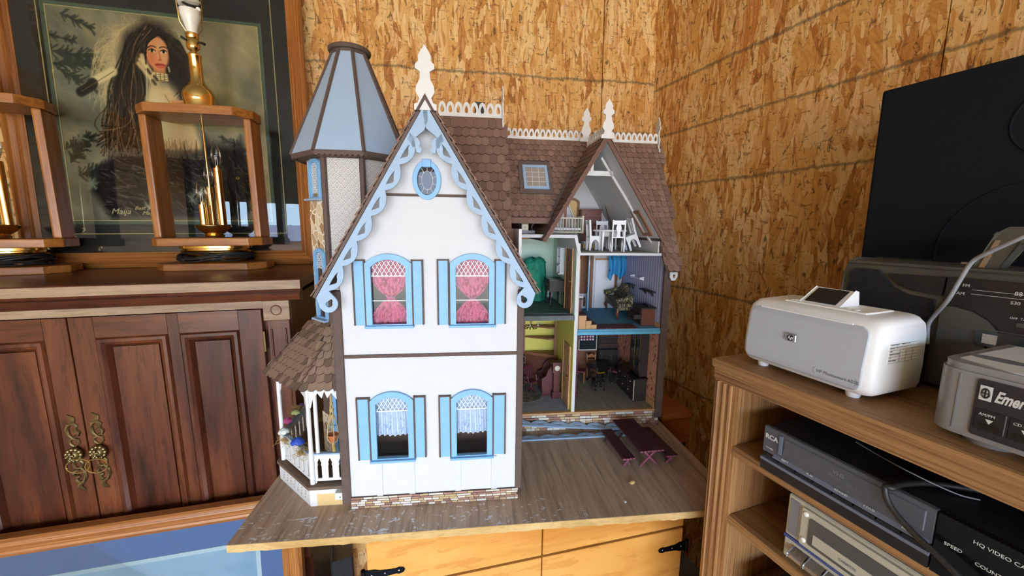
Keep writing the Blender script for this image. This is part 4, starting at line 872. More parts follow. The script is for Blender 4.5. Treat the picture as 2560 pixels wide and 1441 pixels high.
# front gable wall with its openings
oval = [(.1735+.021*math.cos(a*math.pi/14), .6915+.031*math.sin(a*math.pi/14)) for a in range(28)]
part(MB().prism([(0, .022), (.356, .022), (.356, .525), (.1760, .824), (0, .525)], 0, .006, 'xz', WXZ+[oval]), 'gable_wall', 'house_white')
for xa in (.061, .129, .228, .307): part(MB().box(xa-.0062, xa+.0062, -.0026, .001, .026, .105), 'batten', 'house_white')
part(MB().box(0, .356, -.003, .001, .336, .343), 'band', 'trim_brown'); part(MB().box(.082, .268, -.003, .001, .6605, .6655), 'band', 'trim_brown')
part(MB().box(-.017, .001, -.005, .012, .012, .475), 'corner_post', 'trim_brown', bevel=.0012); part(MB().box(.354, .368, -.005, .012, .026, .475), 'corner_post', 'trim_brown', bevel=.0012)
ov = part(MB().prism([(.1735+.0268*math.cos(a*math.pi/18), .6915+.037*math.sin(a*math.pi/18)) for a in range(36)], -.007, .001, 'xz', [[(.1735+.0185*math.cos(a*math.pi/18), .6915+.0285*math.sin(a*math.pi/18)) for a in range(36)]]), 'oval_frame', 'blue', bevel=.001)
part(MB().prism([(.165, .7305), (.166, .7155), (.181, .7155), (.182, .7305)], -.0095, 0), 'keystone', 'blue', ov, bevel=.0008)
part(MB().prism([(.1735+.020*math.cos(a*math.pi/14), .6915+.030*math.sin(a*math.pi/14)) for a in range(28)], .002, .003), 'pane', 'pane_frost', ov)
part(MB().box(.148, .199, .010, .012, .655, .728), 'backing', 'ghost_white', ov)
m = MB().torus((.1735, .0016, .6915), 1, .0005, 'y', 28, 4, (.0105, .0175))
for k in range(10): a = k*math.pi/5+.3; m.tube([(.1735+.0105*math.cos(a), .0016, .6915+.0175*math.sin(a)), (.1735+.0183*math.cos(a), .0016, .6915+.0283*math.sin(a))], .0005, 4)
stuff(part(m, 'etched_lines', 'ghost_white', ov))
# wing side walls and inside
part(MB().box(.356, .362, .008, .290, .022, .60), 'wing_wall', 'house_white'); part(MB().box(-.006, 0, .012, .30, .022, .55), 'wing_wall', 'house_white')
part(MB().box(.0, .356, .10, .106, .02, .60), 'room_back', 'door_brown'); part(MB().box(0, .356, .006, .10, .330, .340), 'floor_slab', 'house_white'); part(MB().box(0, .356, .006, .10, .02, .03), 'floor_slab', 'deck_brown')
# ---------------------------------------------------------------- front gable roof, barge boards
ap, eL, eR = (.1755, .838), (-.0415, .468), (.3935, .473); YF, YB = -.031, .20
gr = {}
for s, e in (('l', eL), ('r', eR)):
    d = Vector((e[0]-ap[0], e[1]-ap[1])); L = d.length; d.normalize(); nrm = Vector((d.y, -d.x)) if s == 'l' else Vector((-d.y, d.x))
    if nrm.y < 0: nrm = -nrm
    p = [ap, e, (e[0]-nrm.x*.005, e[1]-nrm.y*.005), (ap[0], ap[1]-.011)]
    gr[s] = part(MB().prism(p, YF, YB, 'xz'), 'gable_roof', 'house_brown')
    n = 22            # shingle courses seen end-on along the rake
    for k in range(n):
        a = Vector(e)-d*(L*k/n); b = Vector(e)-d*(L*(k+1.25)/n); j = .0004*((k*7) % 4)
        q = [a+nrm*.0028, b+nrm*.0004, b+nrm*.0024, a+nrm*(.0052+j)]
        part(MB().prism([tuple(v) for v in q], YF-.001*((k*3) % 3), YB, 'xz'), 'shingle_course', SMATS[k % 4], gr[s])
    # scalloped blue barge board with leaf-shaped piercings
    Lb = L-.004; o = Vector(e)-nrm*.007; up = -d
    def pt(sv, t): return tuple(o+up*sv-nrm*t)
    out = [pt(Lb, 0)]+[pt(.004, 0)]
    out += [pt(.004+.0172*math.cos(R(a)), .0245+.0172*math.sin(R(a))) for a in range(236, 4, -14)]
    holes = [[pt(.004+.0062*math.cos(R(a))*(1.7 if abs(a-180) > 150 else 1), .026+.0062*math.sin(R(a))) for a in range(0, 360, 20)]]
    sP = .0545; s0 = .026
    for k in range(6):
        for q in range(0, 9):
            f = q/8; out.append(pt(s0+sP*(k+f), .0135+.0150*math.sin(math.pi*f)**.8*(1-.2*f)))
        c = s0+sP*(k+.47); hw = .0155
        holes.append([pt(c-hw, .0095), pt(c-hw*.35, .0088), pt(c+hw*.4, .0095), pt(c+hw, .0115), pt(c+hw*.45, .0130), pt(c+hw*.1, .0170), pt(c-hw*.3, .0190), pt(c-hw*.6, .0150)])
    se = s0+sP*6
    out += [pt(se+.010, .017), pt(se+.022, .0215), pt(Lb-.032, .0185), pt(Lb-.020, .0117), pt(Lb, 0)]; out = out[1:]
    bb_ = part(MB().prism(out, YF-.003, YF+.0015, 'xz', holes), 'barge_board', 'blue_grey')
for s in (-1, 1):
    c = (.1755+s*.021, .752); part(MB().prism([(c[0]-s*.014+s*a*.72, c[1]+b*.85) for a, b in ((.030, .024), (.022, .016), (.012, .014), (.004, .004), (.006, -.004), (.0, -.010), (.004, -.018), (.014, -.017), (.016, -.008), (.024, -.006), (.028, .004), (.036, .008))], YF-.003, YF+.0015), 'gable_scroll', 'blue_grey')
FIN = [(-.0195, 0), (-.0195, .010), (-.0135, .012), (-.0105, .020), (-.0165, .030), (-.0155, .040), (-.009, .052), (-.0085, .064), (-.0165, .069), (-.0165, .076), (-.0105, .082), (-.0115, .089), (-.007, .098), (0, .108)]
FIN = FIN+[(-x, z) for x, z in FIN[-2::-1]]
def finial(x, y, z, plane='xz', s=1.0, mat='white_trim', t=.0032):
    if plane == 'xz': part(MB().prism([(x+a*s, z+b*s) for a, b in FIN], y, y+t, 'xz'), 'finial', mat)
    else: part(MB().prism([(y+a*s, z+b*s) for a, b in FIN], x, x+t, 'yz'), 'finial', mat)
finial(.176, YF-.004, .812, s=1.02)
part(MB().prism([(.1755+a, .836+b) for a, b in ((-.016, -.024), (0, .004), (.016, -.024), (.012, -.026), (0, -.006), (-.012, -.026))], YF-.0062, YF-.0018), 'apex_cap', 'trim_brown')
def cresting(p0, p1, z, h, n, parent=None, mat='white_trim', t=.003):
    """ridge cresting: a row of pointed arches, each pierced by a teardrop"""
    p0, p1 = Vector(p0), Vector(p1); d = (p1-p0); L = d.length; d.normalize(); w = L/n
    out = [(0, 0), (L, 0)]; holes = []
    for k in range(n-1, -1, -1):
        c = (k+.5)*w
        out += [(c+w*.5*f, h*g) for f, g in ((1, .30), (.97, .55), (.8, .78), (.5, .92), (0, 1.0), (-.5, .92), (-.8, .78), (-.97, .55), (-1, .30))]
        holes.append([(c+w*f, h*g) for f, g in ((0, .24), (.17, .28), (.24, .42), (.18, .58), (0, .78), (-.18, .58), (-.24, .42), (-.17, .28))])
    M = Matrix.Identity(4)
    for k, cc in enumerate((Vector((d.x, d.y, 0)), Vector((-d.y, d.x, 0)), Vector((0, 0, 1)))): M[0][k], M[1][k], M[2][k] = cc
    M.translation = Vector((p0.x, p0.y, z)); m = MB(); m.prism(out, 0, t, 'xz', holes, M); return part(m, 'ridge_cresting', mat, parent)
# ---------------------------------------------------------------- cross roof behind the gable
ry_, rz_, ey, ez, xr = .300, .884, .115, .500, .3485
xroof = quadslab([(.150, ey, ez), (xr, ey, ez), (xr, ry_, rz_), (.168, ry_, rz_)], -.006, 'cross_roof', 'house_brown')
quadslab([(.168, ry_, rz_), (xr, ry_, rz_), (xr, .50, .50), (.150, .50, .50)], -.006, 'cross_roof', 'house_brown')
part(MB().prism([(ey+.01, .50), (ry_, rz_-.012), (.49, .50)], xr-.008, xr-.004, 'yz'), 'cross_gable', 'house_brown')
VL = math.hypot(ry_-ey, rz_-ez)
shingle_plane(xroof, (0, ey, ez), (1, 0, 0), (0, ry_-ey, rz_-ez), 0, VL-.010, lambda v: (.170, xr+.004), .0198, .0262, SMATS, keep=lambda u, v: u > .1755+(ap[1]-(ez+v*.9))*.52-.02)
cresting((.178, ry_-.004), (xr-.004, ry_-.004), rz_+.004, .037, 8)
finial(xr-.004, ry_, rz_-.022, 'yz')
part(MB().box(float(H.onY(1187, 260, .43)[0]), float(H.onY(1212, 260, .43)[0]), .43, .45, .60, float(H.onY(1200, 255, .43)[2])), 'chimney', 'black_plastic')
# ---------------------------------------------------------------- main roof
RY, RZ, EY, EZ = .447, .866, .262, .487; XL, XR = .350, .858
mz = lambda y: EZ+(y-EY)*(RZ-EZ)/(RY-EY)
YC = .330; dpk = (.622, .850); dE1, dE2 = (.463, .578), (.795, .580)
V1 = Vector((0, RY-EY, RZ-EZ)); VL = V1.length; V1.normalize()
xl_ = lambda z: dE1[0]+(z-dE1[1])*(dpk[0]-dE1[0])/(dpk[1]-dE1[1])
_y1 = EY+(.845-EZ)*(RY-EY)/(RZ-EZ); _P = [(XL, YC, mz(YC)), (xl_(mz(YC)), YC, mz(YC)), (xl_(.845), _y1, .845), (.62, RY, RZ), (XL, RY, RZ)]
mroof = part(MB().add(_P+[(x, y+.003, z-.006) for x, y, z in _P], [(0, 1, 2, 3, 4), (9, 8, 7, 6, 5)]+[(i, i+5, (i+1) % 5+5, (i+1) % 5) for i in range(5)]), 'main_roof', 'house_brown')
def xd(z): return dE2[0]+(dpk[0]-dE2[0])*(z-dE2[1])/(dpk[1]-dE2[1])       # where the dormer's far slope cuts this roof
P5 = [(.62, RY, RZ), (xd(.84)+.0, mz(.84)*0+RY-.012, RZ-.025)]
_P = [(.815, EY, EZ), (XR, EY, EZ), (XR, RY, RZ), (.630, RY, RZ), (xd(.83)+.006, EY+(.83-EZ)*(RY-EY)/(RZ-EZ), .83), (.804, EY+(.575-EZ)*(RY-EY)/(RZ-EZ), .575)]
part(MB().add(_P+[(x, y+.003, z-.006) for x, y, z in _P], [tuple(range(6)), tuple(range(11, 5, -1))]+[(i, i+6, (i+1) % 6+6, (i+1) % 6) for i in range(6)]), 'main_roof', 'house_brown', mroof)
part(MB().box(XL, .50, YC-.012, YC-.004, mz(YC)-.012, mz(YC)+.004), 'eave_strip', 'shingle'); part(MB().box(XL, .497, .4215, .4255, .806, .815), 'ledge_strip', 'shingle')
sky = lambda u, v: not (.404 < u < .504 and .696 < EZ+v*V1.z+.012 and EZ+v*V1.z+.004 < .79)
vc_ = (YC-EY)/V1.y
shingle_plane(mroof, (0, EY, EZ), (1, 0, 0), V1, vc_+.004, VL-.008, lambda v: (XL+.003, .62), .0178, .0187, SMATS, keep=lambda u, v: sky(u, v) and u < dE1[0]+(EZ+v*V1.z-dE1[1])*(dpk[0]-dE1[0])/(dpk[1]-dE1[1])-.006)
shingle_plane(mroof, (0, EY, EZ), (1, 0, 0), V1, -.006, VL-.008, lambda v: (xd(EZ+v*V1.z)+.002 if EZ+v*V1.z > .56 else .808, XR+.006), .0178, .0187, SMATS)
quadslab([(XL, RY, RZ), (.615, RY, RZ), (.43, .645, .49), (XL, .645, .49)], -.006, 'rear_roof', 'house_brown', mroof); quadslab([(.63, RY, RZ), (XR, RY, RZ), (XR, .645, .49), (.82, .645, .49)], -.006, 'rear_roof', 'house_brown', mroof)
cresting((.352, RY-.004), (.612, RY-.004), RZ+.003, .031, 15); cresting((.640, RY-.004), (.852, RY-.004), RZ+.003, .031, 12)
finial(.850, RY, RZ-.025, 'yz'); 
# skylight
Ms = Matrix.Identity(4); Ns = Vector((1, 0, 0)).cross(V1)
for k, c in enumerate((Vector((1, 0, 0)), V1, Ns)): Ms[0][k], Ms[1][k], Ms[2][k] = c
Ms.translation = Vector((0, EY, EZ))
va, vb = (.371-EY)/V1.y, (.406-EY)/V1.y
su = part(MB().prism([(.404, va-.014), (.504, va-.014), (.500, vb+.010), (.403, vb+.010)], .002, .007, 'xy', M=Ms), 'skylight_surround', 'house_brown')
sf = part(MB().prism([(.417, va), (.491, va), (.487, vb), (.414, vb)], .007, .0105, 'xy', [[(.425, va+.009), (.482, va+.009), (.479, vb-.008), (.422, vb-.008)]], Ms), 'skylight_frame', 'blue_grey')
part(MB().prism([(.422, va+.006), (.485, va+.006), (.482, vb-.006), (.420, vb-.006)], .0072, .0078, 'xy', M=Ms), 'pane', 'ghost_grey' if 'ghost_grey' in MT else paint('ghost_grey', '#9a8c80', .4, .06), sf)
for k in (1, 2): u = .4225+.0195*k; part(MB().box(u-.0005, u+.0005, va+.009, vb-.008, .0078, .0088, Ms), 'glazing_bar', 'white_trim', sf)
for k in (1, 2, 3): v = va+.009+(vb-va-.017)*k/4; part(MB().box(.4225, .482, v-.0005, v+.0005, .0078, .0088, Ms), 'glazing_bar', 'white_trim', sf)
# ---------------------------------------------------------------- dormer, open to the attic room
YD = .262
for s, e in ((-1, dE1), (1, dE2)):
    d = Vector((e[0]-dpk[0], e[1]-dpk[1])); L = d.length; d.normalize(); nr = Vector((s*abs(d.y), abs(d.x)))
    e2 = Vector(e)+d*.012
    o = part(MB().prism([dpk, tuple(e2), tuple(e2-nr*.0035), (dpk[0], dpk[1]-.007)], YD, .62, 'xz'), 'dormer_roof', 'house_brown')
    part(MB().prism([(dpk[0], dpk[1]-.0075), tuple(Vector(e)-nr*.004), tuple(Vector(e)-nr*.0065), (dpk[0], dpk[1]-.013)], YD+.006, .618, 'xz'), 'attic_lining', 'house_white', o)
    part(MB().prism([(dpk[0], dpk[1]+.001), tuple(e2+nr*.001), tuple(e2-nr*.0075), (dpk[0], dpk[1]-.018)], YD-.004, YD, 'xz'), 'verge_board', paint('verge', '#6e4c3e', .7, .15) if 'verge' not in MT else 'verge', o)
    n = 15
    for k in range(n):
        a = e2-d*(L*k/n); b = e2-d*(L*(k+1.2)/n); part(MB().prism([tuple(a+nr*.002), tuple(b+nr*.0004), tuple(b+nr*.0018), tuple(a+nr*.0038)], YD-.006-.001*((k*5) % 3), YD+.012, 'xz'), 'shingle_course', SMATS[k % 4], o)
    if s < 0:
        Vd = Vector((-d.x, 0, -d.y)); shingle_plane(o, (e2.x, RY, e2.y), (0, -1, 0), Vd, .0, L-.01, lambda v: (.012, RY-YD-.004), .0178, .0187, SMATS, keep=lambda u, v: True)
finial(.6215, YD-.008, .838, s=.92)
cresting((dpk[0]-.0015, YD), (dpk[0]-.0015, RY-.02), dpk[1]-.004, .030, 9); finial(dpk[0]-.012, RY-.03, .862, s=.9)
# ---------------------------------------------------------------- main block: floors, walls, rooms
paint('lavender_stripe', '#9a9ab8', .7, .05); paint('wall_mint', '#d2ecda', .75, .08, 8); paint('wall_yellow', '#e0d868', .75, .06, 40); paint('wall_pink', '#b77d64', .7, .1); paint('carpet_blue', '#5c98b4', .95, .2, 120, bump=.5); paint('carpet_grey', '#9498a2', .95, .2, 60); paint('floor_teal', '#4e7468', .6, .45, 60); paint('attic_floor', '#8c857c', .9, .15, 80); paint('blue_edge', '#5aa3c0', .6, .1)
def stripes(name, c1, c2, w, ax=1):
    t = NT(name); sp = t.N('SeparateXYZ'); t.L(t.N('TexCoord').outputs['Object'], sp.inputs[0]); s = t.math('SINE', t.math('MULTIPLY', sp.outputs[ax], 2*math.pi/w)); t.out(t.ramp(t.math('MULTIPLY_ADD', s, .5, .5), [(.3, c1), (.7, c2)]), .7)
stripes('stripe_paper', '#9296ba', '#bcc0dc', .016)
def planks(name, c1, c2, w):
    t = NT(name); sp = t.N('SeparateXYZ'); t.L(t.N('TexCoord').outputs['Object'], sp.inputs[0]); f = t.math('FRACT', t.math('DIVIDE', sp.outputs[0], w)); n = t.noise(t.coord((120, 8, 1)), 1, 3); c = t.ramp(n, [(.3, c1), (.7, c2)]); t.out(t.mix(t.math('MULTIPLY', t.math('LESS_THAN', f, .12), .7), c, '#4a4036'), .5)
planks('kitchen_planks', '#8f836e', '#a99c84', .009)
def sprigs(name, base, ink, sc=60, th=.64):
    t = NT(name); n = t.noise(t.coord((1.4, 1.4, .8)), sc, 2, .5, 1.5); t.out(t.mix(t.math('GREATER_THAN', n, th), base, ink), .7)
sprigs('pink_paper', '#d09478', '#5b4038', 75, .60); sprigs('camouflage', '#7f7a68', '#565a48', 40, .5); sprigs('sofa_cloth', '#2e2c28', '#a89a62', 130, .56); sprigs('green_cloth', '#1f8f72', '#157055', 50, .6); sprigs('teal_rug', '#4f7a6c', '#2f4a46', 70, .5); sprigs('pink_floral', '#dd527e', '#a81444', 90, .54); sprigs('dotted_white', '#d9e4f2', '#7f9ccc', 190, .63); sprigs('blue_fabric', '#2f8fc4', '#1c2f6c', 60, .64); sprigs('runner_red', '#56262c', '#8a6a5c', 140, .62)
YM, YR = .290, .615; XD = .560
def slab(x0, x1, y0, y1, z0, z1, name, mat): return part(MB().box(x0, x1, y0, y1, z0, z1), name, mat)
slab(.362, XD, YM, YR, .050, .055, 'study_floor', 'carpet_grey'); slab(XD+.01, .824, YM, YR, .050, .055, 'kitchen_floor', 'kitchen_planks')
slab(.362, XD, YM, YR, .338, .352, 'bedroom_floor', paint('slate', '#5f6462', .7, .3, 40)); slab(.37, XD-.004, YM+.03, YR, .352, .3532, 'bedroom_rug', 'teal_rug')
slab(XD+.008, .824, YM-.003, YR, .294, .303, 'sitting_room_floor', 'blue_edge'); slab(XD+.01, .824, YM, YR, .303, .310, 'sitting_room_carpet', 'carpet_blue')
slab(.362, XD-.003, YM-.002, YR, .575, .584, 'landing_floor', 'house_white'); slab(XD+.004, .820, YM-.004, YR, .527, .5335, 'attic_floor', 'house_white'); slab(XD+.008, .818, YM, YR, .5335, .535, 'attic_floor_cover', 'attic_floor')
part(MB().prism([(XD-.012, .584), (XD-.003, .584), (XD+.012, .527), (XD+.003, .527)], YM-.003, YR-.1), 'attic_step', 'house_white')
wl = slab(XD, XD+.009, YM, YR, .05, .56, 'partition', 'house_white')
part(MB().box(XD-.001, XD, YM+.001, YR, .055, .338), 'yellow_paper', 'wall_yellow', wl); part(MB().box(XD-.001, XD, YM+.001, YR, .352, .575), 'mint_paper', 'wall_mint', wl)
part(MB().box(.362, XD, YR-.07, YR-.064, .055, .338), 'study_back_wall', 'wall_yellow'); part(MB().box(.362, XD, YR-.02, YR-.014, .352, .575), 'bedroom_back_wall', 'wall_mint')
part(MB().box(.362, .826, YR, YR+.008, 0, .535), 'back_wall', 'door_brown')
sw = slab(.824, .834, YM, YR, .03, .535, 'side_wall', 'house_brown'); part(MB().box(.8228, .8242, YM+.004, YR, .055, .294), 'pink_wallpaper', 'pink_paper', sw); part(MB().box(.8228, .8242, YM+.004, YR, .31, .527), 'striped_wallpaper', 'stripe_paper', sw); part(MB().box(.8205, .823, YM+.004, YR, .31, .323), 'skirting', 'tan_wood', sw); part(MB().box(.819, .8232, YM+.004, YR, .055, .075), 'skirting', 'tan_wood', sw)
part(MB().box(.822, .8425, YM-.006, YM+.004, .03, .50), 'corner_post', 'trim_brown')
part(MB().box(XD+.009, .824, YR-.012, YR, .31, .527), 'sitting_back_wall', 'house_white'); 
# attic shell
part(MB().prism([(.43, .535), (.82, .535), (.80, .575), (.622, .842), (.445, .575)], YR-.004, YR), 'attic_back_wall', 'house_white'); part(MB().box(.800, .8035, YM+.002, YR, .535, .590), 'knee_wall', 'house_white')
part(MB().prism([(YM+.03, .535), (YR, .535), (YR, .56), (RY, RZ-.02), (YM+.03, .57)], .812, .8155, 'yz'), 'attic_side_wall', 'house_white')
part(MB().box(.572, .672, .335, .347, .752, .766), 'collar_beam', 'white_trim'); part(MB().box(.603, .612, .335, .347, .766, .806), 'king_post', 'white_trim')
part(MB().prism([(.632, .80), (.636, .806), (.808, .560), (.802, .556)], .335, .345), 'rafter', 'white_trim'); part(MB().prism([(.53, .76), (.575, .76), (.675, .536), (.62, .536)], .606, .609), 'rear_slope', 'house_white'); part(MB().prism([(.572, .765), (.576, .765), (.678, .536), (.674, .536)], .600, .606), 'rafter', 'white_trim')
# ---------------------------------------------------------------- octagonal tower and porch
TX, TY = -.012, .2
def octv(r, k): a = R(-90-22.5+45*k); q = r/math.cos(R(22.5)); return (TX+q*math.cos(a), TY+q*math.sin(a))      # k=0..1 front face (left to right)
tr_ = .094
tw_ = part(MB().prism([octv(tr_-.003, k) for k in range(8)], .046, .745, 'xy'), 'tower_core', 'house_brown')
def tface(k, z0, z1, mat, name='tower_wall', t=.004):
    a, b = Vector(octv(tr_, k)), Vector(octv(tr_, k+1)); u = (b-a); L = u.length; u.normalize()
    M = Matrix.Identity(4)
    for i, c in enumerate((Vector((u.x, u.y, 0)), Vector((-u.y, u.x, 0)), Vector((0, 0, 1)))): M[0][i], M[1][i], M[2][i] = c
    M.translation = Vector((a.x, a.y, 0)); o = part(MB().box(0, L, 0, t, z0, z1), name, mat); o.matrix_local = M; return o, L
for k, mt in ((-1, 'stone_paper'), (0, 'scale_paper'), (1, 'scale_paper'), (-2, 'stone_paper')): o, L = tface(k, .36, .745, mt); (tfl := o) if k == -1 else None
for k in (-2, -1, 0): tface(k, .046, .15, 'stone_paper', 'tower_base_wall')
for k in (0, 1):
    v = octv(tr_+.002, k); part(MB().lathe([(.0065, .36), (.0065, .748)], 6, (v[0], v[1], 0)), 'tower_post', 'trim_brown')
part(MB().lathe([(.004, .15), (.004, .30)], 6, (octv(tr_+.002, 0)[0], octv(tr_+.002, 0)[1], 0)), 'tower_post', 'blue'); 
_, L = tface(-1, .05, .051, 'stone_paper', 'plinth')
for z0, z1, lz in ((.660, .748, .672), (.390, .552, .505)):
    w0, w1 = L*.5-.025, L*.5+.025
    f = part(MB().prism(arch(w0, w1, z0, z1, .012), -.006, .001, 'xz', [arch(w0+.009, w1-.009, z0+.004, z1-.009, .009)]), 'tower_window', 'blue', tfl, bevel=.0008)
    part(MB().box(w0-.004, w1+.004, -.016, 0, z0-.004, z0), 'window_sill', 'blue_grey', f); part(MB().box(w0+.008, w1-.008, -.0008, -.0003, z0+.003, z1-.012), 'pane', 'pane', f); part(MB().box(w0+.008, w1-.008, -.0003, .0008, z0+.003, z1-.011), 'backing', 'cream_wood' if z0 > .6 else 'door_brown', f)
    m = MB(); a, b = w0+.009, w1-.009; zt_ = z1-.011
    for k in range(-26, 12):
        for sg in (1, -1):
            pts = [((a if sg == 1 else b)+sg*(k*.0062+q*.0012*.62), lz+q*.0012) for q in range(130)]; pts = [p for p in pts if a <= p[0] <= b and p[1] <= zt_]
            if len(pts) > 1: p, q = pts[0], pts[-1]; m.add([(p[0]-.0004, -.0018, p[1]), (p[0]+.0004, -.0018, p[1]), (q[0]+.0004, -.0018, q[1]), (q[0]-.0004, -.0018, q[1]), (p[0]-.0004, -.001, p[1]), (p[0]+.0004, -.001, p[1]), (q[0]+.0004, -.001, q[1]), (q[0]-.0004, -.001, q[1])], [(0, 1, 2, 3), (7, 6, 5, 4), (0, 3, 7, 4), (1, 5, 6, 2)])
    stuff(part(m, 'lattice', 'lattice_white', f))
# tower roof
RB, RT, ZB, ZT = .122, .034, .757, .984
tro = part(MB().prism([octv(RB*.9, k) for k in range(8)], ZB-.012, ZB-.006, 'xy'), 'tower_roof', 'trim_brown')
for k in range(8):
    a, b, c, d = octv(RB, k), octv(RB, k+1), octv(RT, k+1), octv(RT, k)
    part(MB().add([(a[0], a[1], ZB), (b[0], b[1], ZB), (c[0], c[1], ZT), (d[0], d[1], ZT)]+[(TX+(p[0]-TX)*.96, TY+(p[1]-TY)*.96, z) for p, z in ((a, ZB), (b, ZB), (c, ZT), (d, ZT))], [(0, 1, 2, 3), (7, 6, 5, 4), (0, 4, 5, 1), (1, 5, 6, 2), (2, 6, 7, 3), (3, 7, 4, 0)]), 'roof_panel', 'tower_blue', tro)
    part(MB().tube([(a[0], a[1], ZB-.002), (d[0], d[1], ZT)], .0042, 6), 'hip_strip', 'trim_brown', tro)
    u = Vector((b[0]-a[0], b[1]-a[1])); LL = u.length; u.normalize(); n = 9; out = [(0, .0)]+[(0, -.008)]
    for q in range(n): out += [(LL*(q+f)/n, -.008-.004*math.sin(math.pi*f)) for f in (.25, .5, .75, 1)]
    out += [(LL, 0)]; M = Matrix.Identity(4)
    for i, cc in enumerate((Vector((u.x, u.y, 0)), Vector((-u.y, u.x, 0)), Vector((0, 0, 1)))): M[0][i], M[1][i], M[2][i] = cc
    M.translation = Vector((a[0], a[1], ZB)); part(MB().prism(out, 0, .003, 'xz', (), M), 'eave_fringe', 'trim_brown', tro)
part(MB().lathe([(.036, ZT-.003), (.039, ZT+.002), (.044, ZT+.003), (.046, ZT+.006), (.046, ZT+.010), (.044, ZT+.012), (.04, ZT+.011)], 32, (TX, TY, 0)), 'tower_cap', 'trim_brown', tro, smooth=40)
# porch roof with scruffy shingles
PB, PT, PZB, PZT = .196, .096, .272, .386
pro = part(MB().prism([octv(PB*.93, k) for k in range(8)], PZB-.004, PZB, 'xy'), 'porch_roof', 'deck_brown')
for k in (-2, -1, 0):
    a, b, c, d = [Vector(octv(r, q)).to_3d() for r, q in ((PB, k), (PB, k+1), (PT, k+1), (PT, k))]; a.z = b.z = PZB; c.z = d.z = PZT
    if k == 0: b.x = c.x = -.004; b.y, c.y = a.y, d.y
    quadslab([a, b, c, d], -.003, 'porch_roof_deck', 'porch_shingle', pro)
    U = (b-a); LU = U.length; U.normalize(); mid = (c+d)/2-(a+b)/2; V = ((c+d)/2-(a+b)/2); V = V-U*V.dot(U); VLp = V.length; V.normalize()
    sa = (d-a).dot(U)/VLp; sb = ((c-a).dot(U)-LU)/VLp
    shingle_plane(pro, a-V*.008, U, V, 0, VLp-.002, lambda v, sa=sa, sb=sb, LU=LU: (sa*v-.006, LU+sb*v+.006), .0165, .0175, ['porch_shingle', 'porch_shingle', 'deck_brown'], jit=.05, lift=.11)
# porch deck, skirt, posts, rails
pk = [octv(.190, k) for k in range(-3, 1)]; dk_poly = [octv(.190, -3), octv(.190, -2), octv(.190, -1), octv(.190, 0), (-.017, octv(.190, 0)[1]), (-.017, .38)]
part(MB().prism(dk_poly, .040, .047, 'xy'), 'porch_deck', 'deck_brown')
def along(p, q, z=0.0):
    p, q = Vector(p), Vector(q); u = q-p; L = u.length; u.normalize(); M = Matrix.Identity(4)
    for i, cc in enumerate((Vector((u.x, u.y, 0)), Vector((-u.y, u.x, 0)), Vector((0, 0, 1)))): M[0][i], M[1][i], M[2][i] = cc
    M.translation = Vector((p.x, p.y, z)); return M, L
for k in (-2, -1):
    M, L = along(octv(.186, k), octv(.186, k+1)); holes = []
    for i in range(7):
        x = .018+i*(L-.036)/6.6
        for j in range(3): holes.append([(x+j*.002, .010+j*.008), (x+.006+j*.002, .010+j*.008), (x+.008+j*.002, .0155+j*.008), (x+.002+j*.002, .0155+j*.008)])
    part(MB().prism([(0, 0), (L, 0), (L, .040), (0, .040)], 0, .003, 'xz', holes, M), 'porch_skirt', 'blue_grey' if k == -9 else 'white_trim')
M, L = along(octv(.186, 0), (-.001, octv(.186, 0)[1]))
ps_ = part(MB().prism([(0, 0), (L, 0), (L, .040), (0, .040)], 0, .003, 'xz', (), M), 'porch_skirt', 'cream_wood')
part(MB().box(0, .014, -.0006, .001, 0, .04, M), 'white_paint_patch', 'white_trim', ps_); part(MB().box(0, L, -.0005, .001, .028, .04, M), 'white_paint_patch', 'ghost_white', ps_)
bxs = part(MB().box(L-.032, L-.013, -.016, 0, .022, .038, M), 'switch_box', 'white_trim', ps_, bevel=.001); part(MB().cyl(tuple(M @ Vector((L-.021, -.0175, .029))), tuple(M @ Vector((L-.021, -.015, .029))), .0012, n=8), 'screw', 'black_plastic', bxs)
SPEAR = [(-.0045, 0), (.0045, 0), (.0045, .030), (.0030, .034), (.0045, .038), (0, .050), (-.0045, .038), (-.0030, .034), (-.0045, .030)]
def rail(p, q, n, z=.048, h=.066):
    M, L = along(p, q, z); w = L/n; holes = [[((i+.5)*w+a*min(1, w/.02), .010+b*.95) for a, b in SPEAR] for i in range(n)]
    o = part(MB().prism([(0, -.002), (.004, -.002), (.004, .004), (L-.004, .004), (L-.004, -.002), (L, -.002), (L, h), (0, h)], 0, .003, 'xz', holes, M), 'porch_rail', 'white_trim'); part(MB().box(-.003, L+.003, -.003, .006, h, h+.003, M), 'rail_cap', 'blue_grey', o); return o
vF, vD, vS = octv(.176, 0), octv(.176, -1), octv(.176, -2)
rail((vF[0]+.004, vF[1]), (-.014, vF[1]), 3); rail(vD, (vF[0]-.006, vF[1]+.004), 6); rail(vS, (vD[0], vD[1]+.006), 6)
for v in (vF, vD, vS): part(MB().lathe([(.0058, .042), (.0058, .118), (.0045, .122), (.0045, .27)], 12, (v[0], v[1], 0)), 'porch_post', 'white_trim', smooth=40)
part(MB().lathe([(.0042, .115), (.0042, .27)], 12, (vF[0]+.013, vF[1]+.004, 0)), 'porch_post', 'white_trim', smooth=40)
part(MB().box(-.021, -.0155, vF[1]-.002, vF[1]+.004, .042, .262), 'porch_post', 'white_trim')
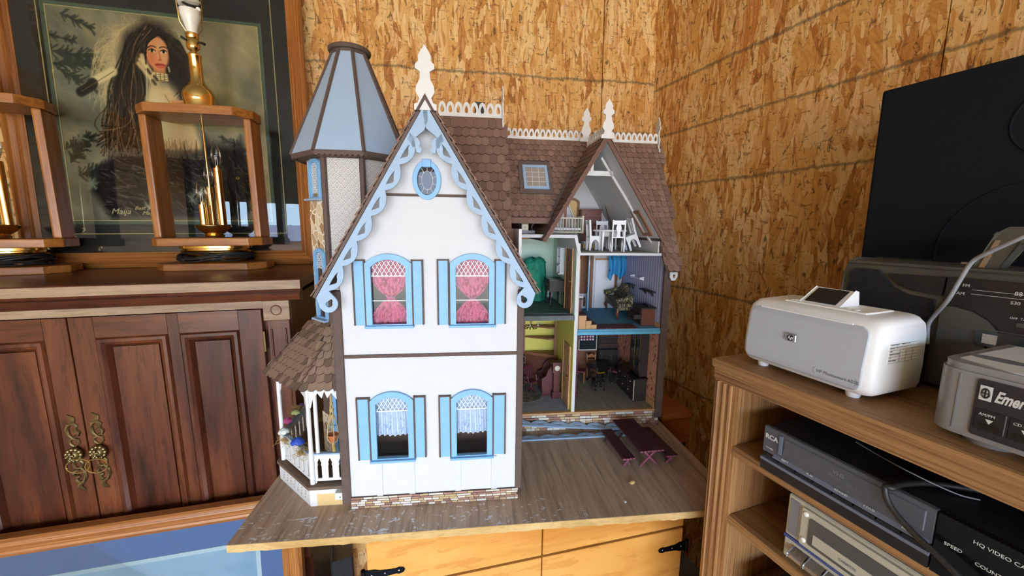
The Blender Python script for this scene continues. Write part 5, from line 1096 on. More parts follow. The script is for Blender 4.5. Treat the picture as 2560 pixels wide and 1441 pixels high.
def valance(p, q, z):
    M, L = along(p, q, z); out = [(0, 0), (0, -.052), (.006, -.050), (.010, -.034), (L*.30, -.018), (L*.42, -.030), (L*.5, -.014), (L*.58, -.030), (L*.70, -.018), (L-.010, -.034), (L-.006, -.050), (L, -.052), (L, 0)]
    holes = [[(L*c-.007, -.006), (L*c, -.0085), (L*c+.007, -.006), (L*c+.002, -.0115), (L*c, -.017), (L*c-.002, -.0115)] for c in (.2, .8)]
    part(MB().prism(out, 0, .003, 'xz', holes, M), 'porch_bracket', 'white_trim')
valance((vF[0], vF[1]-.002), (-.015, vF[1]-.002), .272); valance(vD, vF, .272); valance(vS, vD, .272)
part(MB().box(-.058, -.048, .085, .10, .05, .26), 'door_frame', 'blue'); part(MB().box(-.062, -.044, .080, .10, .144, .150), 'window_ledge', 'blue')
# end hooks of the far eave
part(MB().prism([(.843+a, .468+b) for a, b in ((-.012, .018), (.010, .018), (.011, .0), (.004, -.012), (-.006, -.012), (-.012, -.002))], .270, .274, 'xz', [[(.843+a, .468+b) for a, b in ((-.003, .006), (.004, .006), (.003, -.004), (-.003, -.004))]]), 'eave_hook', 'white_trim')
# ---------------------------------------------------------------- place the shingles: nearest 300 as single pieces, the rest joined per roof
Hm = np.array(H.R); cl = H.l(CAM)
SH.sort(key=lambda q: (Vector(cl)-q[0].translation).length)
rest = {}
for i, (M, k, par) in enumerate(SH):
    if i < 300: o = link('shingle', SHM[k], par); o.matrix_local = M
    else: rest.setdefault(par.name, (par, []))[1].append((M, k))
for nm, (par, L_) in rest.items():
    for mk in sorted({k[2] for _, k in L_}):
        mb = MB()
        for M, k in L_:
            if k[2] == mk: me = SHM[k]; mb.add([v.co for v in me.vertices], [tuple(p.vertices) for p in me.polygons], M)
        o = stuff(mb.build('shingles_far', mk, par)); o.data.materials.append(MT['shingle_edge']); n = len(SHM[L_[0][1]].polygons); fl = [p.material_index for p in SHM[L_[0][1]].polygons]; o.data.polygons.foreach_set('material_index', fl*(len(o.data.polygons)//n))
# ================================================================ FURNITURE AND SMALL THINGS IN AND AROUND THE DOLLHOUSE
def hx(px, py, Y): return float(H.onY(px, py, Y)[0])
def hz(px, py, Y): return float(H.onY(px, py, Y)[2])
def ht(name, label, cat, x, y, z, rz=0, group=None, **k): return thing(name, label, cat, H.M((x, y, z), R(rz), **k), group)
paint('mahogany', '#5a2a28', .35, .2, 60); paint('burgundy', '#5e2432', .4, .15, 60); paint('dark_wood', '#2c2220', .6, .25, 60); paint('toy_brown', '#6e4334', .4, .15, 50); paint('toy_oak', '#9a6436', .45, .15, 50); paint('toy_white', '#dfe0e2', .45, .04); paint('toy_cream', '#d4cbb4', .5, .06); paint('burgundy_seat', '#6a2630', .7, .15, 80); paint('plum_plastic', '#4a2228', .55, .12, 60); paint('plum_end', '#8a4a5c', .6, .1); metal('gilt', '#c8a040', .3); plastic('ebony', '#1d1a1a', .25)
paint('raffia', '#a98a4a', .8, .25, 120); paint('rope', '#b99e6c', .85, .2, 150); paint('terracotta', '#b5683c', .75, .15); paint('rose_blue', '#2f54c0', .6, .2, 90); paint('rose_pink', '#d25a92', .6, .2, 90); paint('rose_white', '#dfe4dc', .6, .12, 90); paint('leaf_yellow', '#b9c27c', .6, .2); paint('violet', '#6a4a8c', .6, .2)
def tleg(x, y, z0, z1, r, n=8):
    h = z1-z0; return MB().lathe([(r*.5, z0), (r*.7, z0+h*.06), (r*.55, z0+h*.12), (r*.9, z0+h*.35), (r*.6, z0+h*.5), (r, z0+h*.6), (r*.7, z0+h*.72), (r, z0+h*.78), (r, z1)], n, (x, y, 0))
# ---- curtains behind the facade windows
def tied(label, xc, z0, z1, w, zt, mat):
    t = ht('curtain', label, 'curtain', xc, .012, z0, 0, 'curtains behind the facade windows'); Hh = z1-z0; zt -= z0
    def f(u, v):
        z = Hh*v; k = min(1, abs(z-zt)/(Hh*.36)); hw = w*.5*(.10+.90*math.sin(k*math.pi/2)**.8); return ((u-.5)*2*hw, .004*math.sin(u*31+v*2)*(.3+.7*k)+.012*(1-k)*math.cos((u-.5)*3.1), z)
    MB().grid(f, 48, 30).build('cloth', mat, t, smooth=80); MB().torus((0, .004, zt), .006, .0018, 'z', 14, 6).build('tie', 'rose_pink', t, smooth=60)
tied('pink floral curtain tied at the waist behind the upper window nearer the tower', .0945, .402, .548, .082, .458, 'pink_floral')
tied('pink floral curtain tied at the waist behind the upper window beside the open rooms', .2605, .402, .549, .082, .455, 'pink_floral')
def valance_c(label, xc, z0, z1, w):
    t = ht('curtain', label, 'curtain', xc, .011, z0, 0, 'curtains behind the facade windows')
    MB().grid(lambda u, v: ((u-.5)*w*(1.02-.06*v), .0035*math.sin(u*44+v)*(1-.6*v), (z1-z0)*v+.0012*math.sin(u*9)*(1-v)), 60, 14).build('cloth', 'dotted_white', t, smooth=80)
    MB().tube([(-w*.5, -.001, z1-z0-.004), (w*.5, -.001, z1-z0-.004)], .0014, 6).build('rod', 'toy_white', t)
valance_c('white dotted half curtain behind the lower window nearer the porch', .092, .158, .258, .074); valance_c('white dotted half curtain behind the lower window beside the open rooms', .2585, .156, .257, .074)
# ---- porch flowers, moss and hanging pot
def rose(label, x, y, z, r, mat, seed, cat='flower'):
    t = ht('rose', label, cat, x, y, z, 0, 'artificial flowers along the porch rail'); rr = random.Random(seed)
    for ring_, n, q in ((.85, 7, .55), (.60, 6, .5), (.36, 5, .42), (.14, 3, .34)):
        for k in range(n):
            a = 6.283*k/n+ring_*5; M = Matrix.Translation((r*ring_*math.cos(a), r*ring_*math.sin(a), r*(.35+.45*(1-ring_)))) @ Matrix.Rotation(a, 4, 'Z') @ Matrix.Rotation(R(48+34*(1-ring_)), 4, 'Y')
            MB().ball((0, 0, 0), r*q, 8, (.95, 1.0, .22), M=M, jit=.08).build('petal', mat, t, smooth=70)
    MB().tube([(0, 0, r*.3), (rr.uniform(-.004, .004), .003, -r*.6)], .0009, 5).build('stem', 'leaf_yellow', t)
A, Bq = Vector(vD), Vector((vF[0]-.006, vF[1]+.004))
def on(f, dz, px=0): p = A+(Bq-A)*f; return (p.x+px, p.y-.002, .117+dz)
rose('blue artificial rose resting on the slanting porch rail', *on(.62, .004), .013, 'rose_blue', 1)
rose('white artificial flower resting on the corner of the porch rail', *on(.10, .004), .011, 'rose_white', 2)
C_ = Vector(vS); q_ = C_+(A-C_)*.72; rose('pink artificial rose on the side rail of the porch', q_.x-.004, q_.y, .121, .011, 'rose_pink', 3)
q_ = C_+(A-C_)*.45; rose('small pale green artificial flower on the side rail of the porch', q_.x, q_.y, .124, .010, 'leaf_yellow', 4); q_ = C_+(A-C_)*.2; rose('small violet artificial flower at the far end of the porch rail', q_.x, q_.y, .128, .007, 'violet', 5)
def moss(label, x, y, z, r, n, seed):
    rr = random.Random(seed); m = MB()
    for _ in range(n):
        p = Vector((rr.gauss(0, r*.5), rr.gauss(0, r*.4), rr.gauss(0, r*.25))); pts = [p]
        for k in range(5): p = p+Vector((rr.gauss(0, r*.3), rr.gauss(0, r*.28), rr.gauss(-.0003, r*.25))); pts.append(p)
        m.tube(pts, .00035, 3)
    tag(stuff(m.build('dried_moss', 'raffia', M=H.M((x, y, z)))), label, 'moss')
moss('tangle of dried moss below the blue rose on the porch rail', *on(.85, -.004), .014, 70, 1); moss('tangle of dried moss at the corner of the porch rail', *on(.2, -.008), .014, 70, 2); q_ = C_+(A-C_)*.35; moss('tangle of dried moss on the side rail of the porch', q_.x, q_.y, .13, .012, 50, 3)
hp = ht('hanging_planter', 'tiny knotted rope hanger with terracotta pot hanging in the porch', 'planter', -.040, .030, .262)
for k in range(4):
    a = 6.283*k/4+.5; MB().tube([(0, 0, 0), (.0012*math.cos(a), .0012*math.sin(a), -.02), (.0035*math.cos(a+1), .0035*math.sin(a+1), -.05), (.009*math.cos(a), .009*math.sin(a), -.085), (.0118*math.cos(a), .0118*math.sin(a), -.112), (.006*math.cos(a), .006*math.sin(a), -.124), (0, 0, -.127)], .0011, 5).build('cord', 'rope', hp, smooth=60)
for z, r in ((-.02, .0028), (-.035, .0038), (-.05, .0048), (-.065, .0045), (-.128, .0035)): MB().ball((0, 0, z), r, 8, (1, 1, 1.3), jit=.2).build('knot', 'rope', hp, smooth=60)
MB().lathe([(.006, -.122), (.0105, -.108), (.0112, -.105), (.0095, -.106)], 16).build('pot', 'terracotta', hp, smooth=50); stuff(MB().tube([(0, 0, -.128), (.001, 0, -.145), (-.002, .001, -.165)], [.0035, .004, .001], 6).build('tassel', 'raffia', hp, smooth=60))
# ---- picnic set on the board
def slats(t, n, w, gap, L, z, th, mat='plum_plastic'):
    W = n*w+(n-1)*gap
    for k in range(n):
        x = -W/2+k*(w+gap); o = MB().box(x, x+w, 0, L, z-th, z).build('slat', mat, t, bevel=.0004); MB().box(x+.0003, x+w-.0003, -.0004, .0002, z-th+.0003, z-.0003).build('slat_end', 'plum_end', o)
    return W
def bench(label, x, y, rz, L=.150):
    t = ht('picnic_bench', label, 'bench', x, y, 0, rz); W = slats(t, 4, .0072, .0016, L, .026, .004)
    for yy in (.012, L-.016):
        MB().box(-W/2+.002, W/2-.002, yy, yy+.004, .018, .0225).build('batten', 'plum_plastic', t)
        for s in (-1, 1): MB().prism([(-.013*s, 0), (-.008*s, 0), (.012*s, .0225), (.007*s, .0225)], yy-.003*(s > 0), yy+.003-.003*(s > 0)).build('leg', 'plum_plastic' if yy > .02 else 'plum_end', t)
pt_ = ht('picnic_table', 'plum slatted toy picnic table with crossed legs on the woodgrain board', 'table', .7140, .078, 0, 3); Lp = .170
Wt = slats(pt_, 7, .0078, .0017, Lp, .048, .0042)
for yy in (.014, Lp-.02):
    MB().box(-Wt/2+.004, Wt/2-.004, yy, yy+.004, .039, .0440).build('batten', 'plum_plastic', pt_)
    for s in (-1, 1): MB().prism([(-.026*s, 0), (-.019*s, 0), (.023*s, .044), (.016*s, .044)], yy-.003*(s > 0), yy+.0035-.003*(s > 0)).build('leg', 'plum_end' if yy < .02 else 'plum_plastic', pt_)
bench('plum slatted toy bench between the picnic table and the facade', .657, .084, 3); bench('plum slatted toy bench at the outer side of the picnic table', .7745, .086, 3)
# ---- loose lengths of blue fretwork, pebble and pin
def fret(label, M, L, n):
    out = [(0, 0), (L, 0), (L, .012)]; holes = []
    for k in range(n-1, -1, -1):
        w = L/n; out += [(w*(k+1)-w*f, .012+.013*math.sin(math.pi*f)**.8) for f in (.12, .3, .5, .7, .88, 1)]
        c = w*(k+.5); holes.append([(c-w*.26, .009), (c, .0075), (c+w*.26, .009), (c+w*.14, .0135), (c, .0155), (c-w*.14, .0135)])
    tag(MB().prism(out, 0, .004, 'xy', holes).build('fretwork_strip', 'blue_grey', M=M), label, 'trim', 'loose fretwork strips')
fret('loose scalloped blue fretwork strip lying flat on the woodgrain board', H.M((.398, .234, .0), R(.4)), .335, 6)
fret('loose scalloped blue fretwork strip propped on edge against the stone foundation', H.M((.378, .2630, .033), R(0), R(14), R(5.0)), .34, 6)
tag(MB().ball((0, 0, .004), .0065, 7, (1.3, .9, .6), jit=.2).build('wood_chip', 'cream_wood', M=H.M((.639, .021, 0), R(30))), 'small cream chip lying on the woodgrain board', 'chip')
tag(MB().lathe([(.0028, 0), (.0032, .001), (.002, .002)], 12).build('push_pin', 'white_trim', M=H.M((.598, -.039, 0))), 'tiny pale round stud on the woodgrain board', 'stud')
# ================================================================ rooms of the dollhouse
# ---- attic: white table, four chairs, chest of drawers, cot
def toy_chair(label, x, y, rz, rx=0.0, z=.535):
    t = ht('toy_chair', label, 'chair', x, y, z, rz, 'white chairs in the attic room', rx=rx)
    MB().box(-.018, .018, -.018, .016, .040, .0445).build('seat', 'toy_white', t, bevel=.0008)
    for s in (-1, 1):
        MB().prism([(-.018, 0), (-.012, 0), (-.010, .024), (-.003, .033), (.003, .033), (.010, .024), (.013, 0), (.019, 0), (.018, .042), (.022, .093), (.0165, .093), (.012, .044), (-.018, .041)], s*.0175-.0018, s*.0175+.0018, 'yz').build('side_frame', 'toy_white', t)
    MB().box(-.016, .016, .0165, .0205, .079, .091).build('top_rail', 'toy_white', t); MB().prism([(-.006, .044), (.006, .044), (.0035, .054), (.008, .068), (.005, .080), (-.005, .080), (-.008, .068), (-.0035, .054)], .0145, .0172).build('splat', 'toy_white', t)
ya = .405
toy_chair('white toy chair facing the table beside the attic chest of drawers', hx(1482, 600, ya)+.002, ya, 90); toy_chair('white toy chair with its back to the open side of the attic', hx(1543, 600, .345), .345, 170)
toy_chair('white toy chair tilted forward beside the small attic side window', hx(1580, 600, .385)+.003, .380, -90, R(22), .5415); toy_chair('white toy chair standing behind the attic table', hx(1506, 600, .475), .475, -8)
t = ht('toy_table', 'round white toy table in the attic room', 'table', hx(1528, 600, .405)-.006, .405, .535)
MB().lathe([(.050, .058), (.052, .060), (.052, .063), (.050, .064)], 28).build('table_top', 'toy_white', t, smooth=40); MB().box(-.035, .035, -.002, .002, .044, .058).build('apron', 'toy_white', t); MB().box(-.002, .002, -.035, .035, .044, .058).build('apron', 'toy_white', t)
for a, b in ((-1, -1), (1, -1), (1, 1), (-1, 1)): MB().taper((a*.034-.002, a*.034+.002, b*.034-.002, b*.034+.002), (a*.032-.0035, a*.032+.0035, b*.032-.0035, b*.032+.0035), 0, .058).build('leg', 'toy_white', t)
yd = .575; x0, x1 = hx(1449, 560, yd), hx(1502, 560, yd)
t = ht('toy_chest_of_drawers', 'tall brown toy chest with five drawers in the attic room', 'chest of drawers', (x0+x1)/2, yd-.012, .535); w = (x1-x0)/2-.003; hh = hz(1475, 523, yd)-.535
MB().box(-w, w, 0, .03, .006, hh-.004).build('body', 'toy_brown', t); MB().box(-w-.004, w+.004, -.003, .032, hh-.004, hh).build('top', 'toy_brown', t, bevel=.0008); MB().prism([(-w, 0), (-w+.008, 0), (-w+.014, .006), (0, .009), (w-.014, .006), (w-.008, 0), (w, 0), (w, .012), (-w, .012)], -.002, .0).build('skirt', 'toy_brown', t)
for k in range(5):
    z0 = .014+k*(hh-.02)/5; d = MB().box(-w+.003, w-.003, -.002, .001, z0, z0+(hh-.02)/5-.002).build('drawer', 'toy_brown', t, bevel=.0006)
    for s in (-.6, .6): MB().ball((s*w, -.003, z0+(hh-.02)/10), .0016, 6).build('knob', 'ebony', d)
t = ht('toy_cot', 'cream slatted toy cot on the attic landing', 'cot', hx(1416, 570, .50), .50, .585); w = .055
for yy in (0, .05):
    MB().box(-w, w, yy-.002, yy+.002, .048, .052).build('rail', 'toy_cream', t); MB().box(-w, w, yy-.002, yy+.002, .002, .006).build('rail', 'toy_cream', t)
    for k in range(11): MB().box(-w+.006+k*.0098-.0009, -w+.006+k*.0098+.0009, yy-.001, yy+.001, .004, .05).build('spindle', 'toy_cream', t)
for s in (-1, 1): MB().box(s*w-.003, s*w+.003, -.003, .053, 0, .058).build('end_panel', 'toy_cream', t)
MB().box(-w+.003, w-.003, .003, .047, .010, .018).build('mattress', 'toy_white', t)
t = ht('toy_bed', 'low tan toy bed under the attic chest of drawers', 'bed', hx(1478, 590, .53), .525, .535); MB().box(-.032, .032, -.012, .02, 0, .014).build('frame', 'cream_wood', t); MB().box(-.031, .031, -.011, .02, .014, .024).build('mattress', 'toy_white', t, bevel=.003, seg=2)
# attic window frames belong to the house
f = part(MB().prism(arch(hx(1410, 540, .61), hx(1447, 540, .61), .60, hz(1430, 495, .61), .012), .604, .611, 'xz', [arch(hx(1410, 540, .61)+.008, hx(1447, 540, .61)-.008, .606, hz(1430, 495, .61)-.008, .009)]), 'attic_window', 'door_brown')
part(MB().prism(arch(hx(1410, 540, .61)+.007, hx(1447, 540, .61)-.007, .605, hz(1430, 495, .61)-.007, .009), .608, .609), 'pane', 'cream_wood', f)
_d = Vector((dE2[0]-dpk[0], 0, dE2[1]-dpk[1])).normalized(); _n = Vector((_d.z, 0, -_d.x)); _p0 = Vector((dpk[0], 0, dpk[1]-.014)); _c = Vector(H.l(hit(1604, 558, H.w(_p0), H.R @ np.array(_n)))); Mw = Matrix.Identity(4)
for k, c in enumerate((Vector((0, -1, 0)), -_d, -_n if _n.x > 0 else _n)): Mw[0][k], Mw[1][k], Mw[2][k] = c
Mw.translation = _c
f = part(MB().prism([(-.03, -.042), (.03, -.042), (.03, .042), (-.03, .042)], -.004, .003, 'xy', [[(-.019, -.032), (.019, -.032), (.019, .034), (-.019, .034)]], Mw), 'attic_side_window', 'door_brown'); part(MB().box(-.02, .02, -.033, .035, -.001, .001, Mw), 'pane', 'ghost_grey', f)
# landing trinkets under the main roof
t = ht('toy_sewing_machine', 'black treadle sewing stand with cream box on the dollhouse landing', 'sewing machine', .424, .365, .584)
MB().box(-.025, .025, -.01, .012, .001, .010).build('treadle_base', 'ebony', t); 
for s in (-1, 1): MB().tube([(s*.020, 0, .008), (s*.017, 0, .02), (s*.021, 0, .03)], [.003, .002, .0035], 6).build('support', 'ebony', t)
MB().box(-.014, .006, -.008, .008, .010, .030).build('cream_box', 'toy_cream', t, bevel=.001); MB().box(-.006, -.002, -.0085, -.007, .018, .022).build('slot', 'ebony', t)
t = ht('brass_trunk', 'small tan and brass toy trunk on the dollhouse landing', 'trunk', .503, .415, .584); MB().box(-.012, .012, -.008, .008, 0, .019).build('body', 'tan_wood', t); MB().box(-.0125, -.008, -.0086, .0086, 0, .0195).build('strap', 'gilt', t)
# ---- mint bedroom: green bundle, dark desk, white shelf, door
t = ht('cloth_bundle', 'green cloth-wrapped wardrobe bundle in the mint bedroom', 'bundle', .483, .545, .353)
w = (hx(1375, 700, .53)-hx(1320, 700, .53))/2; hh = hz(1348, 645, .53)-.353
MB().grid(lambda u, v: (w*math.cos(6.283*u)*(1+.05*math.sin(u*60+v*6))*(1-.05*math.sin(v*9))*min(1, (1.02-v)*12)**.5, .030*math.sin(6.283*u)*(1+.08*math.sin(u*40+v*3))*min(1, (1.02-v)*12)**.5, hh*v+.003*math.sin(u*25)*v), 64, 24).build('cloth', 'green_cloth', t, smooth=80); MB().torus((0, 0, hh*.9), 1, .0016, 'z', 24, 5, (w*1.02, .032)).build('cord', 'green_cloth', t, smooth=60)
t = ht('toy_writing_desk', 'dark toy writing desk on turned legs beside the mint bedroom door', 'desk', .533, .448, .353, 0)
MB().box(-.024, .024, -.036, .036, .050, .085).build('body', 'dark_wood', t, bevel=.0008); MB().box(-.027, .026, -.039, .039, .085, .089).build('top', 'ebony', t, bevel=.001)
for a in (-1, 1):
    for b in (-1, 1): tleg(a*.02, b*.032, 0, .052, .0042).build('leg', 'ebony', t, smooth=50)
for k in range(3): d = MB().box(-.0255, -.0235, -.034+.023*k, -.013+.023*k, .055, .080).build('drawer', 'dark_wood', t, bevel=.0006); MB().ball((-.0265, -.0235+.023*k, .068), .0015, 6).build('knob', 'gilt', d)
t = ht('toy_wall_shelf', 'white toy wall shelf hung above the dark writing desk', 'shelf', XD-.0012, .455, .455)
MB().box(-.002, 0, -.022, .022, 0, .085).build('back', 'toy_white', t)
for z in (0, .028, .054, .080): MB().box(-.018 if z < .05 else -.012, 0, -.022, .022, z, z+.003).build('shelf', 'toy_white', t)
for s in (-1, 1): MB().box(-.014, 0, s*.0215-.0015, s*.0215+.0015, 0, .085).build('side', 'toy_white', t)
def panel_door(z0, z1, y0, y1, x, s, mat='door_brown'):
    d = part(MB().box(x, x+s*.004, y0, y1, z0, z1), 'door', mat); ax = sorted((x+s*.004, x+s*.0055))
    for zz in ((z0+.02, z0+.09), (z0+.105, z1-.02)): part(MB().box(ax[0], ax[1], y0+.010, y1-.010, *zz), 'door_panel', mat, d, bevel=.0007)
    for yy in (y0-.006, y1): part(MB().box(ax[0]-.001, ax[1], yy, yy+.006, z0, z1+.006), 'architrave', 'tan_wood', d)
    part(MB().ball((x+s*.008, y0+.008, (z0+z1)/2), .003, 8), 'door_knob', 'gilt', d, smooth=60)
panel_door(.353, .540, .318, .392, XD-.0012, -1); panel_door(.055, .250, .312, .385, XD-.0012, -1, 'tan_wood')
part(MB().box(XD+.009, XD+.013, .296, .300, .31, .515), 'architrave', 'tan_wood')
part(MB().box(.385, hx(1318, 605, .50), .46, .50, .566, .575), 'ceiling_batten', 'tan_wood')
# ---- yellow study: chandelier, corner shelf, roll-top desk, long-case clock, swivel chair, bookcase, rug
t = ht('toy_chandelier', 'tiny brass six-armed chandelier hanging in the yellow study', 'chandelier', hx(1326, 825, .36), .36, .338)
MB().cyl((0, 0, 0), (0, 0, -.035), .0012, n=6).build('stem', 'gilt', t); MB().ball((0, 0, -.03), .005, 8).build('hub', 'brass_antique', t, smooth=60)
for k in range(6):
    a = 1.047*k+.3; c, s_ = math.cos(a), math.sin(a); MB().tube([(0, 0, -.03), (.012*c, .012*s_, -.040), (.022*c, .022*s_, -.036), (.027*c, .027*s_, -.028)], .0013, 5).build('arm', 'brass_antique', t, smooth=60)
    MB().lathe([(.0035, -.028), (.0045, -.026), (.0012, -.0255), (.0012, -.016)], 8, (.027*c, .027*s_, 0)).build('candle', 'toy_cream', t)
t = ht('toy_corner_dresser', 'brown corner dresser with open shelves at the back of the yellow study', 'dresser', .520, .538, .055)
MB().prism([(-.075, 0), (.035, 0), (.035, -.055), (.015, -.055)], 0, .115, 'xy').build('cupboard', 'door_brown', t)
for z in (.165, .205): MB().prism([(-.070, 0), (.035, 0), (.035, -.045), (.010, -.04)], z, z+.005, 'xy').build('shelf', 'door_brown', t)
for x, y in ((-.072, -.004), (.030, -.050)): MB().box(x-.004, x+.004, y-.003, y+.003, .115, .278).build('post', 'door_brown', t)
MB().prism([(-.062, -.010), (.002, -.048), (.001, -.0495), (-.063, -.0115)], .015, .105, 'xy').build('door', 'toy_brown', t)
t = ht('toy_rolltop_desk', 'mahogany roll-top toy desk in the yellow study', 'desk', .515, .447, .055)
for b in (-1, 1): MB().prism([(-.022, 0), (.022, 0), (.022, .100), (.012, .105), (-.004, .088), (-.010, .068), (-.024, .060), (-.024, .050)], b*.034-.0025, b*.034+.0025, 'yz', M=Matrix.Rotation(R(-90), 4, 'Z')).build('side_panel', 'mahogany', t, bevel=.0006)
MB().box(-.024, .022, -.032, .032, .052, .057).build('writing_top', 'mahogany', t); MB().box(-.020, .020, -.033, -.012, .004, .052).build('pedestal', 'mahogany', t); MB().box(-.020, .020, .012, .033, .004, .052).build('pedestal', 'mahogany', t)
MB().grid(lambda u, v: (-.008+.024*math.sin(v*1.57), -.032+.064*u, .062+.040*math.sin(v*1.57)**.8), 4, 12).build('tambour', 'mahogany', t, smooth=60); MB().box(.008, .024, -.036, .036, .100, .105).build('top', 'mahogany', t)
t = ht('toy_longcase_clock', 'slim mahogany long-case toy clock by the study door', 'clock', .5365, .3985, .055)
MB().box(-.014, .014, -.011, .011, 0, .022).build('plinth', 'mahogany', t); MB().box(-.010, .010, -.008, .008, .022, .088).build('trunk', 'mahogany', t); MB().box(-.014, .014, -.011, .011, .088, .118).build('hood', 'mahogany', t); MB().box(-.016, .016, -.013, .013, .118, .122).build('cornice', 'mahogany', t); MB().lathe([(.0085, 0), (.0085, .0006)], 16, M=Matrix.Translation((0, -.0112, .103)) @ Matrix.Rotation(R(90), 4, 'X')).build('dial', 'toy_cream', t)
t = ht('toy_swivel_chair', 'burgundy spindle-backed swivel toy chair in the yellow study', 'chair', .463, .452, .0565, 25)
MB().box(-.016, .016, -.016, .016, .034, .038).build('seat', 'burgundy', t, bevel=.001); MB().cyl((0, 0, .008), (0, 0, .034), .003, n=8).build('column', 'burgundy', t)
for k in range(4): a = 1.571*k+.78; MB().tube([(0, 0, .012), (.012*math.cos(a), .012*math.sin(a), .007), (.020*math.cos(a), .020*math.sin(a), .0015)], [.003, .0026, .002], 6).build('foot', 'burgundy', t)
for k in range(5): MB().cyl((-.013+.0065*k, .015, .038), (-.014+.007*k, .019, .076), .0013, n=6).build('spindle', 'burgundy', t)
MB().box(-.017, .017, .0165, .0205, .073, .082).build('top_rail', 'burgundy', t, bevel=.001)
for s in (-1, 1): MB().tube([(s*.016, .016, .056), (s*.018, -.004, .056), (s*.017, -.010, .038)], .0018, 6).build('arm', 'burgundy', t)
t = ht('toy_bookcase', 'small mahogany toy bookcase against the wing wall of the study', 'bookcase', .425, .50, .055)
for s in (-1, 1): MB().box(s*.022-.0015, s*.022+.0015, -.012, .012, 0, .112).build('side', 'mahogany', t)
for z in (.006, .034, .062, .088, .109): MB().box(-.022, .022, -.012, .012, z, z+.003).build('shelf', 'mahogany', t)
MB().box(-.022, .022, .010, .012, 0, .112).build('back', 'mahogany', t)
tag(MB().lathe([(.048, 0), (.048, .0015)], 28, sx=1.15, sy=1.0).build('toy_rug', 'camouflage', M=H.M((.435, .415, .0552))), 'round mottled green toy rug on the study floor', 'rug')
# ---- sitting room
t = ht('toy_sofa', 'dark floral camel-back toy sofa with carved feet in the sitting room', 'sofa', .765, .488, .3118, -97)
L2 = .086
MB().box(-L2, L2, -.024, .02, .028, .052).build('seat', 'sofa_cloth', t, bevel=.005, seg=3)
MB().prism([(-L2, .04)]+[(-L2+2*L2*k/16, .075+.028*math.sin(math.pi*k/16)**2+.008*math.cos(2*math.pi*k/8)*.4) for k in range(17)]+[(L2, .04)], .014, .026).build('back', 'sofa_cloth', t, bevel=.003, seg=2)
for s in (-1, 1): MB().tube([(s*(L2-.002), -.026, .060), (s*(L2+.002), -.004, .064), (s*(L2-.002), .020, .074)], [.010, .009, .009], 10).build('arm', 'sofa_cloth', t, smooth=60)
for a in (-1, 1):
    for b in (-1, 1): MB().tube([(a*(L2-.008), b*.018, .030), (a*(L2-.002), b*.022, .018), (a*(L2-.007), b*.019, .006), (a*(L2-.002), b*.021, 0)], [.006, .0055, .003, .0035], 7).build('leg', 'toy_brown', t, smooth=60)
t = ht('toy_dresser', 'brown toy dresser with dark top and one drawer pulled open', 'dresser', .7975, .352, .310)
MB().box(-.020, .023, -.03, .03, 0, .052).build('body', 'toy_brown', t); MB().box(-.024, .025, -.033, .033, .052, .057).build('top', 'dark_wood', t, bevel=.0008)
for k, o_ in ((0, .0), (1, .022), (2, .002)): d = MB().box(-.022-o_, -.018, -.027, .027, .004+.016*k, .018+.016*k).build('drawer', 'dark_wood', t, bevel=.0006); MB().ball((-.0235-o_, 0, .011+.016*k), .0016, 6).build('knob', 'gilt', d)
tag(MB().box(-.004, .004, -.024, .024, 0, .004).build('toy_picture_rail', 'ebony', M=H.M((.806, .350, .3672), R(-10))), 'slim dark bar lying on the sitting room dresser', 'bar')
tag(MB().box(.0, .126, 0, .056, 0, .0015).build('toy_runner', 'runner_red', M=H.M((.6295, .292, .3102), R(0))), 'dark red patterned toy runner along the sitting room edge', 'rug')
t = ht('toy_steps', 'tan toy staircase end with dark red treads beside the partition', 'steps', .5745, .296, .310)
for k, (xa, h) in enumerate(((.0, .040), (.020, .024), (.036, .012))):
    MB().box(xa, xa+(.022 if k == 0 else .018), 0, .045, 0, h).build('step', 'tan_wood', t); MB().box(xa-.001, xa+(.023 if k == 0 else .0195), -.001, .045, h, h+.002).build('tread', 'runner_red', t)
t = ht('toy_bureau', 'burgundy toy cupboard beside the sitting room stair', 'cupboard', .588, .40, .310); MB().box(-.016, .018, -.02, .02, 0, .072).build('body', 'burgundy', t); MB().box(-.017, .020, -.022, .022, .072, .076).build('top', 'dark_wood', t); MB().box(.018, .0192, -.016, .016, .006, .068).build('door', 'burgundy', t)
tag(MB().prism([(-.012, 0), (.018, -.004), (.020, .002), (-.010, .008)], 0, .02).build('folded_paper', 'toy_white', M=H.M((.592, .39, .388))), 'white folded scrap on the burgundy sitting room cupboard', 'paper')
yb = YR-.012; d = part(MB().box(hx(1487, 700, yb), hx(1535, 700, yb), yb-.004, yb, .31, hz(1510, 650, yb)), 'white_door', 'toy_white')
for a in (hx(1474, 700, yb), hx(1535, 700, yb)): part(MB().box(a, a+.010, yb-.007, yb, .31, .527), 'architrave', 'door_brown', d)
part(MB().box(hx(1487, 700, yb), hx(1535, 700, yb), yb-.006, yb, hz(1510, 650, yb), hz(1510, 646, yb)), 'door_head', 'tan_wood', d)
dk2 = part(MB().box(XD+.012, hx(1472, 700, yb), yb-.003, yb, .31, .527), 'stairwell', 'door_brown')
t2 = part(MB().prism([(hx(1444, 715, yb-.01), .31), (hx(1468, 715, yb-.01), .31), (hx(1468, 715, yb-.01), .365), (hx(1444, 715, yb-.01), .365)], yb-.010, yb-.007, 'xz', [[(hx(px, 715, yb-.01)+a, .318+b) for a, b in ((-.005, 0), (.005, 0), (.005, .028), (0, .04), (-.005, .028))] for px in (1450, 1462)]), 'balustrade', 'toy_white', dk2)
